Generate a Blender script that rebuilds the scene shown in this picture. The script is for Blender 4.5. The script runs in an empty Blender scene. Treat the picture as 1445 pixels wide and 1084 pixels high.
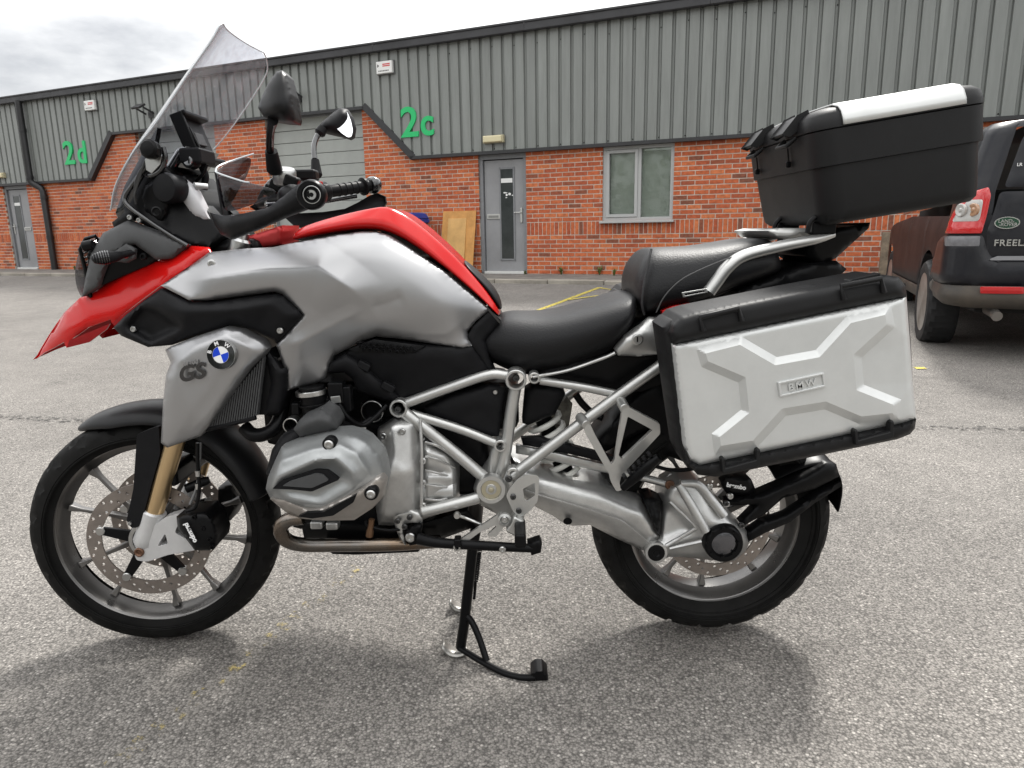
import bpy, bmesh, math, random
import numpy as np
from mathutils import Vector, Matrix
from mathutils.geometry import delaunay_2d_cdt
random.seed(7)
scene = bpy.context.scene
COL = scene.collection

# ------------------------------------------------------------------ camera
CAM_H, CAM_D = 1.086, 1.8          # eye height and distance from the bike's centre plane
PITCH, ROLL, FPX = 0.211813, 0.0174081, 1008.0
cd = bpy.data.cameras.new('camera'); cam = bpy.data.objects.new('camera', cd); COL.objects.link(cam)
scene.camera = cam
FWD = Vector((0, math.cos(PITCH), -math.sin(PITCH)))
_R, _D = Vector((1, 0, 0)), Vector((0, -math.sin(PITCH), -math.cos(PITCH)))
RGT = math.cos(ROLL)*_R + math.sin(ROLL)*_D
DWN = -math.sin(ROLL)*_R + math.cos(ROLL)*_D
EYE = Vector((0, -CAM_D, CAM_H))
m = Matrix((RGT, -DWN, -FWD)).transposed().to_4x4(); m.translation = EYE
cam.matrix_world = m
cd.sensor_width = 36.0; cd.sensor_fit = 'HORIZONTAL'; cd.lens = FPX/1445.0*36.0
cd.clip_start = 0.05; cd.clip_end = 3000.0
scene.render.resolution_x, scene.render.resolution_y = 1024, 768

# ------------------------------------------------------------------ sky, sun, exposure
SUN_EL, SUN_AZ = math.radians(50), math.radians(24)      # azimuth from +Y (behind the bike) towards +X
world = bpy.data.worlds.new('World'); scene.world = world; world.use_nodes = True
wn, wl = world.node_tree.nodes, world.node_tree.links
for n in list(wn): wn.remove(n)
wo = wn.new('ShaderNodeOutputWorld'); bg = wn.new('ShaderNodeBackground'); wl.new(bg.outputs[0], wo.inputs[0])
sky = wn.new('ShaderNodeTexSky'); sky.sky_type = 'NISHITA'; sky.sun_disc = False
sky.sun_elevation = SUN_EL; sky.sun_rotation = SUN_AZ
tc = wn.new('ShaderNodeTexCoord')
sep = wn.new('ShaderNodeSeparateXYZ'); wl.new(tc.outputs['Generated'], sep.inputs[0])
mp = wn.new('ShaderNodeMapping'); mp.inputs['Scale'].default_value = (1, 1, 2.6); wl.new(tc.outputs['Generated'], mp.inputs[0])
nz = wn.new('ShaderNodeTexNoise'); nz.inputs['Scale'].default_value = 2.6; nz.inputs['Detail'].default_value = 7; nz.inputs['Roughness'].default_value = .55
wl.new(mp.outputs[0], nz.inputs[0])
cr = wn.new('ShaderNodeValToRGB'); cr.color_ramp.elements[0].position = .36; cr.color_ramp.elements[0].color = (4.9, 4.98, 5.15, 1)
cr.color_ramp.elements[1].position = .58; cr.color_ramp.elements[1].color = (10.6, 10.55, 10.4, 1)
wl.new(nz.outputs[0], cr.inputs[0])
# overcast law: the zenith is brighter than the horizon
mr = wn.new('ShaderNodeMapRange'); mr.inputs[1].default_value = 0; mr.inputs[2].default_value = 1; mr.inputs[3].default_value = .70; mr.inputs[4].default_value = 2.1
wl.new(sep.outputs[2], mr.inputs[0])
vm = wn.new('ShaderNodeVectorMath'); vm.operation = 'SCALE'; wl.new(cr.outputs[0], vm.inputs[0]); wl.new(mr.outputs[0], vm.inputs[3])
mx = wn.new('ShaderNodeMix'); mx.data_type = 'RGBA'; mx.inputs[0].default_value = .93
wl.new(sky.outputs[0], mx.inputs[6]); wl.new(vm.outputs[0], mx.inputs[7]); wl.new(mx.outputs[2], bg.inputs[0])
bg.inputs[1].default_value = 0.050
sd = bpy.data.lights.new('sun', 'SUN'); sun = bpy.data.objects.new('sun', sd); COL.objects.link(sun)
sd.energy = 1.5; sd.angle = math.radians(11); sd.color = (1, .97, .92)
sun_dir = Vector((math.sin(SUN_AZ)*math.cos(SUN_EL), math.cos(SUN_AZ)*math.cos(SUN_EL), math.sin(SUN_EL)))
sun.rotation_euler = sun_dir.to_track_quat('Z', 'Y').to_euler(); sun.location = (0, 0, 30)
scene.view_settings.view_transform = 'Standard'; scene.view_settings.look = 'None'
scene.view_settings.exposure = 1.58; scene.view_settings.gamma = 1.0; scene.view_settings.use_curve_mapping = False
scene.render.engine = 'CYCLES'
scene.cycles.transparent_max_bounces = 16; scene.cycles.max_bounces = 8

# ------------------------------------------------------------------ helpers
def lin(c): return tuple(((v/255)/12.92 if v/255 <= .04045 else ((v/255+.055)/1.055)**2.4) for v in c)
MATS = {}
def mat(name, col, rough=.5, metal=0., coat=0., noise=0., nscale=20., bump=0., bscale=200., spec=.5, alpha=None, trans=0., emit=None, dirt=None):
    if name in MATS: return MATS[name]
    m = bpy.data.materials.new(name); m.use_nodes = True
    nt = m.node_tree; b = nt.nodes['Principled BSDF']
    b.inputs['Base Color'].default_value = (*col, 1); b.inputs['Roughness'].default_value = rough; b.inputs['Metallic'].default_value = metal
    b.inputs['Specular IOR Level'].default_value = spec
    if coat: b.inputs['Coat Weight'].default_value = coat; b.inputs['Coat Roughness'].default_value = .04
    if trans: b.inputs['Transmission Weight'].default_value = trans
    t = nt.nodes.new('ShaderNodeTexCoord')
    if noise:
        n = nt.nodes.new('ShaderNodeTexNoise'); n.inputs['Scale'].default_value = nscale; n.inputs['Detail'].default_value = 6; n.inputs['Roughness'].default_value = .65
        nt.links.new(t.outputs['Object'], n.inputs[0])
        x = nt.nodes.new('ShaderNodeMix'); x.data_type = 'RGBA'
        d = dirt or tuple(v*(1-noise) for v in col)
        x.inputs[6].default_value = (*[min(1, v*(1+noise*.5)) for v in col], 1); x.inputs[7].default_value = (*d, 1)
        r = nt.nodes.new('ShaderNodeMapRange'); r.inputs[1].default_value = .35; r.inputs[2].default_value = .7
        nt.links.new(n.outputs[0], r.inputs[0]); nt.links.new(r.outputs[0], x.inputs[0]); nt.links.new(x.outputs[2], b.inputs['Base Color'])
        q = nt.nodes.new('ShaderNodeMapRange'); q.inputs[3].default_value = max(.02, rough*.8); q.inputs[4].default_value = min(1, rough*1.25)
        nt.links.new(n.outputs[0], q.inputs[0]); nt.links.new(q.outputs[0], b.inputs['Roughness'])
    if bump:
        n = nt.nodes.new('ShaderNodeTexNoise'); n.inputs['Scale'].default_value = bscale; n.inputs['Detail'].default_value = 3
        nt.links.new(t.outputs['Object'], n.inputs[0])
        k = nt.nodes.new('ShaderNodeBump'); k.inputs['Strength'].default_value = bump; k.inputs['Distance'].default_value = .002
        nt.links.new(n.outputs[0], k.inputs['Height']); nt.links.new(k.outputs[0], b.inputs['Normal'])
    if emit: b.inputs['Emission Color'].default_value = (*emit, 1); b.inputs['Emission Strength'].default_value = 1
    MATS[name] = m; return m
def glass_mat(name, tint=(1, 1, 1), rough=.02, ior=1.45, dust_haze=0.):
    if name in MATS: return MATS[name]
    m = bpy.data.materials.new(name); m.use_nodes = True; nt = m.node_tree
    for n in list(nt.nodes): nt.nodes.remove(n)
    o = nt.nodes.new('ShaderNodeOutputMaterial'); tr = nt.nodes.new('ShaderNodeBsdfTransparent'); tr.inputs[0].default_value = (*tint, 1)
    gl = nt.nodes.new('ShaderNodeBsdfGlossy'); gl.inputs['Roughness'].default_value = rough
    ge = nt.nodes.new('ShaderNodeNewGeometry'); dt = nt.nodes.new('ShaderNodeVectorMath'); dt.operation = 'DOT_PRODUCT'; nt.links.new(ge.outputs['Incoming'], dt.inputs[0]); nt.links.new(ge.outputs['Normal'], dt.inputs[1])
    ab = nt.nodes.new('ShaderNodeMath'); ab.operation = 'ABSOLUTE'; nt.links.new(dt.outputs['Value'], ab.inputs[0])
    om = nt.nodes.new('ShaderNodeMath'); om.operation = 'SUBTRACT'; om.inputs[0].default_value = 1; nt.links.new(ab.outputs[0], om.inputs[1])
    pw = nt.nodes.new('ShaderNodeMath'); pw.operation = 'POWER'; nt.links.new(om.outputs[0], pw.inputs[0]); pw.inputs[1].default_value = 5
    f0 = ((ior-1)/(ior+1))**2; fr = nt.nodes.new('ShaderNodeMath'); fr.operation = 'MULTIPLY_ADD'; nt.links.new(pw.outputs[0], fr.inputs[0]); fr.inputs[1].default_value = 1-f0; fr.inputs[2].default_value = f0
    mx = nt.nodes.new('ShaderNodeMixShader'); nt.links.new(fr.outputs[0], mx.inputs[0]); nt.links.new(tr.outputs[0], mx.inputs[1]); nt.links.new(gl.outputs[0], mx.inputs[2])
    out = mx
    if dust_haze:
        t = nt.nodes.new('ShaderNodeTexCoord'); mp = nt.nodes.new('ShaderNodeMapping'); mp.inputs['Scale'].default_value = (60, 60, 14); nt.links.new(t.outputs['Object'], mp.inputs[0])
        n = nt.nodes.new('ShaderNodeTexNoise'); n.inputs['Scale'].default_value = 1.; n.inputs['Detail'].default_value = 8; nt.links.new(mp.outputs[0], n.inputs[0])
        r = nt.nodes.new('ShaderNodeMapRange'); r.inputs[1].default_value = .50; r.inputs[2].default_value = .85; r.inputs[3].default_value = dust_haze*.22; r.inputs[4].default_value = dust_haze; nt.links.new(n.outputs[0], r.inputs[0])
        df = nt.nodes.new('ShaderNodeBsdfDiffuse'); df.inputs[0].default_value = (.75, .76, .78, 1)  # pale diffuse paints a milky haze over the glass, dust streaks included
        m2 = nt.nodes.new('ShaderNodeMixShader'); nt.links.new(r.outputs[0], m2.inputs[0]); nt.links.new(mx.outputs[0], m2.inputs[1]); nt.links.new(df.outputs[0], m2.inputs[2]); out = m2
    nt.links.new(out.outputs[0], o.inputs[0]); MATS[name] = m; return m

def tag(o, label=None, cat=None, group=None, kind=None):
    if label: o['label'] = label
    if cat: o['category'] = cat
    if group: o['group'] = group
    if kind: o['kind'] = kind
    return o
def empty(name, loc=(0, 0, 0), rz=0, parent=None):
    o = bpy.data.objects.new(name, None); COL.objects.link(o); o.location = loc; o.rotation_euler = (0, 0, rz); o.empty_display_size = .1
    if parent: o.parent = parent
    return o
def mk(name, V, F, mt, parent=None, angle=35, bevel=0, sub=0, solid=0, seg=2):
    me = bpy.data.meshes.new(name); me.from_pydata([tuple(v) for v in V], [], F); me.update()
    if angle is not None:
        me.shade_smooth()
        if not bevel and not sub and angle < 180: me.set_sharp_from_angle(angle=math.radians(angle))
    o = bpy.data.objects.new(name, me); COL.objects.link(o)
    if mt: me.materials.append(mt)
    if parent: o.parent = parent
    if solid:
        s = o.modifiers.new('s', 'SOLIDIFY'); s.thickness = solid; s.offset = 0
    if bevel:
        b = o.modifiers.new('b', 'BEVEL'); b.width = bevel; b.segments = seg; b.limit_method = 'ANGLE'; b.angle_limit = math.radians(32); b.harden_normals = True
    if sub:
        s = o.modifiers.new('u', 'SUBSURF'); s.levels = sub; s.render_levels = sub
    return o
def copyobj(o, parent, mtx=None):
    c = o.copy(); COL.objects.link(c); c.parent = parent
    if mtx is not None: c.matrix_local = mtx
    return c
def box(name, c, s, mt, parent=None, rot=None, bevel=.003, seg=2):
    V = [Vector((x*s[0]/2, y*s[1]/2, z*s[2]/2)) for x in (-1, 1) for y in (-1, 1) for z in (-1, 1)]
    if rot is not None: V = [rot @ v for v in V]
    V = [v+Vector(c) for v in V]
    F = [(0, 1, 3, 2), (4, 6, 7, 5), (0, 4, 5, 1), (2, 3, 7, 6), (0, 2, 6, 4), (1, 5, 7, 3)]
    return mk(name, V, F, mt, parent, bevel=bevel, seg=seg, angle=35 if bevel else 30)
def frame_of(axis):
    a = Vector(axis).normalized(); h = Vector((0, 0, 1)) if abs(a.z) < .9 else Vector((1, 0, 0))
    u = h.cross(a).normalized(); return a, u, a.cross(u)
def lathe(name, prof, org, axis, mt, parent=None, n=28, angle=35, closed=False):
    a, u, w = frame_of(axis); org = Vector(org); V = []; F = []
    for (r, t) in prof:
        for i in range(n):
            k = 2*math.pi*i/n; V.append(org+a*t+(u*math.cos(k)+w*math.sin(k))*r)
    P = len(prof)
    for j in range(P if closed else P-1):
        j2 = (j+1) % P
        for i in range(n): F.append((j*n+i, j*n+(i+1) % n, j2*n+(i+1) % n, j2*n+i))
    if not closed:
        F.append(tuple(range(n-1, -1, -1))); F.append(tuple(range((P-1)*n, P*n)))
    return mk(name, V, F, mt, parent, angle=angle)
def cyl(name, p0, p1, r, mt, parent=None, r2=None, n=20, b=.0015):
    p0, p1 = Vector(p0), Vector(p1); L = (p1-p0).length; r2 = r if r2 is None else r2; b = min(b, L*.3, r*.4, r2*.4)
    return lathe(name, [(r-b, 0), (r, b), (r2, L-b), (r2-b, L)], p0, p1-p0, mt, parent, n=n)
def ring(name, c, axis, ro, ri, L, mt, parent=None, n=28):
    b = min((ro-ri)*.3, L*.3)
    return lathe(name, [(ri, 0), (ro-b, 0), (ro, b), (ro, L-b), (ro-b, L), (ri, L)], c, axis, mt, parent, n=n, closed=True)
def cat(pts, k=6):
    pts = [Vector(p) for p in pts]
    if len(pts) < 3: return pts
    out = []; P = [pts[0]*2-pts[1]]+pts+[pts[-1]*2-pts[-2]]
    for i in range(1, len(P)-2):
        for j in range(k):
            t = j/k; a, b, c, d = P[i-1], P[i], P[i+1], P[i+2]
            out.append(.5*((2*b)+(c-a)*t+(2*a-5*b+4*c-d)*t*t+(3*b-a-3*c+d)*t**3))
    out.append(pts[-1]); return out
def tube(name, pts, r, mt, parent=None, n=12, smooth=True, k=6, flat=None):
    pts = cat(pts, k) if smooth else [Vector(p) for p in pts]
    rr = r if isinstance(r, (list, tuple)) else [r]
    V, F = [], []; up = None; L = len(pts)
    for i, p in enumerate(pts):
        t = (pts[min(i+1, L-1)]-pts[max(i-1, 0)]).normalized()
        if up is None:
            h = Vector((0, 0, 1)) if abs(t.z) < .9 else Vector((0, 1, 0)); up = (h-t*h.dot(t)).normalized()
        else: up = (up-t*up.dot(t)).normalized()
        s = t.cross(up); f = i/(L-1)*(len(rr)-1); a = int(min(f, len(rr)-2)) if len(rr) > 1 else 0
        ra = rr[a]+(rr[a+1]-rr[a])*(f-a) if len(rr) > 1 else rr[0]
        for q in range(n):
            g = 2*math.pi*q/n; V.append(p+up*math.cos(g)*ra*(flat or 1)+s*math.sin(g)*ra)
    for i in range(L-1):
        for q in range(n): F.append((i*n+q, i*n+(q+1) % n, (i+1)*n+(q+1) % n, (i+1)*n+q))
    F.append(tuple(range(n-1, -1, -1))); F.append(tuple(range((L-1)*n, L*n)))
    return mk(name, V, F, mt, parent, angle=45)
def grid(name, rows, mt, parent=None, sub=2, solid=0, closed=False, cap=False, angle=180):
    n = len(rows[0]); V = [p for r in rows for p in r]; F = []
    for j in range(len(rows)-1):
        for i in range(n if closed else n-1): F.append((j*n+i, j*n+(i+1) % n, (j+1)*n+(i+1) % n, (j+1)*n+i))
    if cap:
        F.append(tuple(range(n-1, -1, -1))); F.append(tuple(range((len(rows)-1)*n, len(rows)*n)))
    return mk(name, V, F, mt, parent, sub=sub, solid=solid, angle=angle)
def bp(u, v, y):
    """point of the side-view template (u right, v down) at lateral offset y from the bike's centre plane"""
    d = FWD+RGT*((u-722.5)/FPX)+DWN*((v-542.0)/FPX)
    return EYE+d*((y-EYE.y)/d.y)
def mirv(V): return [Vector((v.x, -v.y, v.z)) for v in V]
def resample(pts, step):
    out = []
    for i in range(len(pts)):
        a, b = pts[i], pts[(i+1) % len(pts)]; L = math.hypot(b[0]-a[0], b[1]-a[1]); n = max(1, int(round(L/step)))
        for j in range(n):
            t = j/n; out.append(tuple(a[q]+(b[q]-a[q])*t for q in range(len(a))))
    return out
def roundpoly(pts, rad, k=4):
    """round the corners of a closed outline"""
    out = []; n = len(pts)
    for i in range(n):
        p = np.array(pts[i], float); a = np.array(pts[i-1], float); b = np.array(pts[(i+1) % n], float)
        la = np.linalg.norm((a-p)[:2]); lb = np.linalg.norm((b-p)[:2]); r = min(rad, la*.45, lb*.45)
        s = p+(a-p)*r/max(la, 1e-9); e = p+(b-p)*r/max(lb, 1e-9)
        for j in range(k+1):
            t = j/k; out.append(tuple((1-t)**2*s+2*t*(1-t)*p+t*t*e))
    return out
def extr(V2, tris, front, back, loops):
    """verts front(i) / back(i), closed solid"""
    n = len(V2); V = [front(i) for i in range(n)]+[back(i) for i in range(n)]
    F = [tuple(t) for t in tris]+[tuple(n+i for i in reversed(t)) for t in tris]
    cnt = {}
    for t in tris:
        for i in range(len(t)):
            e = (t[i], t[(i+1) % len(t)]); cnt[e] = 1
    for (a, b) in cnt:
        if (b, a) not in cnt: F.append((b, a, n+a, n+b))
    return V, F
def relief(name, outline, mt, parent=None, lines=(), th=.012, roll=.006, rollpx=6, step=5, it=5, mirror=False, mapf=None, thdir=(0, 1, 0), rad=0, angle=50, ridges=(), hard=False):
    """a moulded panel: outline and crease lines as (u, v, depth); facets between them are rounded, edges rolled"""
    mapf = mapf or bp
    if rad: outline = roundpoly(outline, rad)
    ctl = [Vector(p[:2]) for p in outline]; dep = [p[2] for p in outline]; E = [(i, (i+1) % len(outline)) for i in range(len(outline))]
    for l in lines:
        b = len(ctl); ctl += [Vector(p[:2]) for p in l]; dep += [p[2] for p in l]; E += [(b+i, b+i+1) for i in range(len(l)-1)]
    r = delaunay_2d_cdt(ctl, E, [list(range(len(outline)))], 1, 1e-4)
    cv = np.array([tuple(v) for v in r[0]]); cdp = np.zeros(len(cv))
    for i, o in enumerate(r[3]):
        if o: cdp[i] = dep[o[0]]
        else:
            d = [(cv[i][0]-c[0])**2+(cv[i][1]-c[1])**2 for c in ctl]; q = np.argsort(d)[:2]
            cdp[i] = np.mean([dep[k] for k in q])
    T = np.array([list(f) for f in r[2]])
    ol = resample(outline, step); op = np.array([p[:2] for p in ol])
    lo, hi = op.min(0), op.max(0); gx = np.arange(lo[0], hi[0], step); gy = np.arange(lo[1], hi[1], step*.87)
    P = np.array([(x+(step*.5 if j % 2 else 0), y) for j, y in enumerate(gy) for x in gx])
    A, B = op, np.roll(op, -1, 0)
    def dist(P):
        D = np.full(len(P), 1e9)
        for a, b in zip(A, B):
            ab = b-a; t = np.clip(((P-a)@ab)/max(ab@ab, 1e-12), 0, 1); D = np.minimum(D, np.linalg.norm(P-(a+t[:, None]*ab), axis=1))
        return D
    ins = np.zeros(len(P), bool)
    for a, b in zip(A, B):
        c = (a[1] > P[:, 1]) != (b[1] > P[:, 1])
        with np.errstate(divide='ignore', invalid='ignore'): ins ^= c & (P[:, 0] < (b[0]-a[0])*(P[:, 1]-a[1])/(b[1]-a[1])+a[0])
    def pldist(P, pl):
        D = np.full(len(P), 1e9); S = np.zeros(len(P)); Tm = np.zeros(len(P)); n_ = len(pl)-1
        for i in range(n_):
            a, b = np.array(pl[i][:2], float), np.array(pl[i+1][:2], float); ab = b-a; t = np.clip(((P-a)@ab)/max(ab@ab, 1e-12), 0, 1)
            d = np.linalg.norm(P-(a+t[:, None]*ab), axis=1); k = d < D; cr_ = ab[0]*(P[:, 1]-a[1])-ab[1]*(P[:, 0]-a[0])
            D[k] = d[k]; S[k] = np.sign(cr_[k]); Tm[k] = (i+t[k])/n_
        return D, S, Tm
    if len(P): P = P[ins & (dist(P) > step*.45)]
    LP, LE = [], []
    if hard:
        for l in lines:
            if len(P): P = P[pldist(P, l)[0] > step*.5]
            closed_ = abs(l[0][0]-l[-1][0])+abs(l[0][1]-l[-1][1]) < 1e-6; q = []
            for a, b in zip(l, l[1:]):
                k = max(1, int(math.hypot(b[0]-a[0], b[1]-a[1])/step)); q += [(a[0]+(b[0]-a[0])*j/k, a[1]+(b[1]-a[1])*j/k) for j in range(k)]
            if not closed_: q.append(l[-1][:2])
            b0 = len(LP); LP += q; LE += [(b0+i, b0+i+1) for i in range(len(q)-1)]+([(b0+len(q)-1, b0)] if closed_ else [])
    nb = len(op); allp = np.vstack([op]+([P] if len(P) else [])+([np.array(LP)] if LP else [])); o_ = len(allp)-len(LP)
    r2 = delaunay_2d_cdt([Vector(p) for p in allp], [(i, (i+1) % nb) for i in range(nb)]+[(a+o_, b+o_) for a, b in LE], [list(range(nb))], 1, 1e-5)
    pv = np.array([tuple(v) for v in r2[0]]); tri = [list(f) for f in r2[2]]
    y = np.zeros(len(pv)); best = np.full(len(pv), -1e9)
    for t in T:
        a, b, c = cv[t[0]], cv[t[1]], cv[t[2]]; den = (b[1]-c[1])*(a[0]-c[0])+(c[0]-b[0])*(a[1]-c[1])
        if abs(den) < 1e-12: continue
        w0 = ((b[1]-c[1])*(pv[:, 0]-c[0])+(c[0]-b[0])*(pv[:, 1]-c[1]))/den
        w1 = ((c[1]-a[1])*(pv[:, 0]-c[0])+(a[0]-c[0])*(pv[:, 1]-c[1]))/den; w2 = 1-w0-w1
        mn = np.minimum(np.minimum(w0, w1), w2); k = mn > best
        y[k] = (w0*cdp[t[0]]+w1*cdp[t[1]]+w2*cdp[t[2]])[k]; best[k] = mn[k]
    D = dist(pv)
    nbr = [set() for _ in pv]
    for t in tri:
        for i in range(3): nbr[t[i]].add(t[(i+1) % 3]); nbr[t[i]].add(t[i-1])
    src = np.array([i for i in range(len(pv)) for _ in nbr[i]]); dst = np.array([j for i in range(len(pv)) for j in nbr[i]])
    deg = np.maximum(np.bincount(src, minlength=len(pv)), 1); inner = D > step*.2
    for _ in range(it):
        av = np.bincount(src, weights=y[dst], minlength=len(pv))/deg
        y = np.where(inner, .4*y+.6*av, y)
    for pl, amp, wa, wb in ridges:          # crest lines: amp outwards, falling off over wa (left of the line) and wb (right of it)
        d_, s_, t_ = pldist(pv, pl); w_ = np.where(s_ < 0, wa, wb); tp = np.clip(np.minimum(t_, 1-t_)/.22, 0, 1); tp = tp*tp*(3-2*tp)
        pr = np.clip(1-d_/w_, 0, 1); pr = pr*(.55+.45*pr); edge_ = np.clip(D/8, 0, 1); y = y-amp*pr*tp*edge_
    if roll:
        q = np.clip(1-D/rollpx, 0, 1); y = y+roll*(1-np.sqrt(np.clip(1-q*q, 0, 1)))
    X = [mapf(p[0], p[1], d) for p, d in zip(pv, y)]
    td = Vector(thdir)*th
    V, F = extr(pv, tri, lambda i: X[i], lambda i: X[i]+td, None)
    o = mk(name, V, F, mt, parent, angle=angle)
    if mirror: return o, mk(name, mirv(V), [tuple(reversed(f)) for f in F], mt, parent, angle=angle)
    return o
def plate(name, pts, y, th, mt, parent=None, holes=(), bevel=.002, mapf=None, rad=0, mirror=False, thdir=(0, 1, 0)):
    """flat plate with bevelled edges, optional holes; y may be a number or a function of (u, v)"""
    mapf = mapf or bp
    if rad: pts = roundpoly(pts, rad); holes = [roundpoly(h, rad*.6) for h in holes]
    V2 = []; E = []; FL = []
    for lp in [pts]+list(holes):
        b = len(V2); V2 += [Vector(p[:2]) for p in lp]; E += [(b+i, b+(i+1) % len(lp)) for i in range(len(lp))]
    r = delaunay_2d_cdt(V2, E, [list(range(len(pts)))], 1, 1e-5)
    def inside(p, lp):
        c = False
        for (ax, ay), (bx, by) in zip([q[:2] for q in lp], [q[:2] for q in lp[1:]]+[lp[0][:2]]):
            if (ay > p[1]) != (by > p[1]) and p[0] < (bx-ax)*(p[1]-ay)/(by-ay)+ax: c = not c
        return c
    keep = []
    for f in r[2]:
        g = (sum(r[0][i][0] for i in f)/3, sum(r[0][i][1] for i in f)/3)
        if inside(g, pts) and not any(inside(g, h) for h in holes): keep.append(list(f))
    yy = y if callable(y) else (lambda u, v: y)
    X = [mapf(v[0], v[1], yy(v[0], v[1])) for v in r[0]]; td = Vector(thdir)*th
    V, F = extr(r[0], keep, lambda i: X[i], lambda i: X[i]+td, None)
    o = mk(name, V, F, mt, parent, bevel=bevel)
    if mirror: return o, mk(name, mirv(V), [tuple(reversed(f)) for f in F], mt, parent, bevel=bevel)
    return o
def circ(c, r, n=16): return [(c[0]+r*math.cos(2*math.pi*i/n), c[1]+r*math.sin(2*math.pi*i/n)) for i in range(n)]
def text(name, s, org, xd, yd, size, ext, mt, parent=None, shear=0, align='CENTER', spacing=1., bev=0., bold=0.):
    cu = bpy.data.curves.new(name, 'FONT'); cu.body = s; cu.size = size; cu.extrude = ext; cu.shear = shear; cu.align_x = align; cu.align_y = 'CENTER'; cu.space_character = spacing; cu.bevel_depth = bev; cu.offset = bold
    t = bpy.data.objects.new(name, cu); COL.objects.link(t)
    dg = bpy.context.evaluated_depsgraph_get(); me = bpy.data.meshes.new_from_object(t.evaluated_get(dg)); bpy.data.objects.remove(t)
    x = Vector(xd).normalized(); yv = Vector(yd); yv = (yv-x*yv.dot(x)).normalized(); z = x.cross(yv)
    M = Matrix((x, yv, z)).transposed().to_4x4(); M.translation = Vector(org); me.transform(M); me.update()
    me.materials.clear(); me.materials.append(mt); o = bpy.data.objects.new(name, me); COL.objects.link(o)
    if parent: o.parent = parent
    return o

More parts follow.
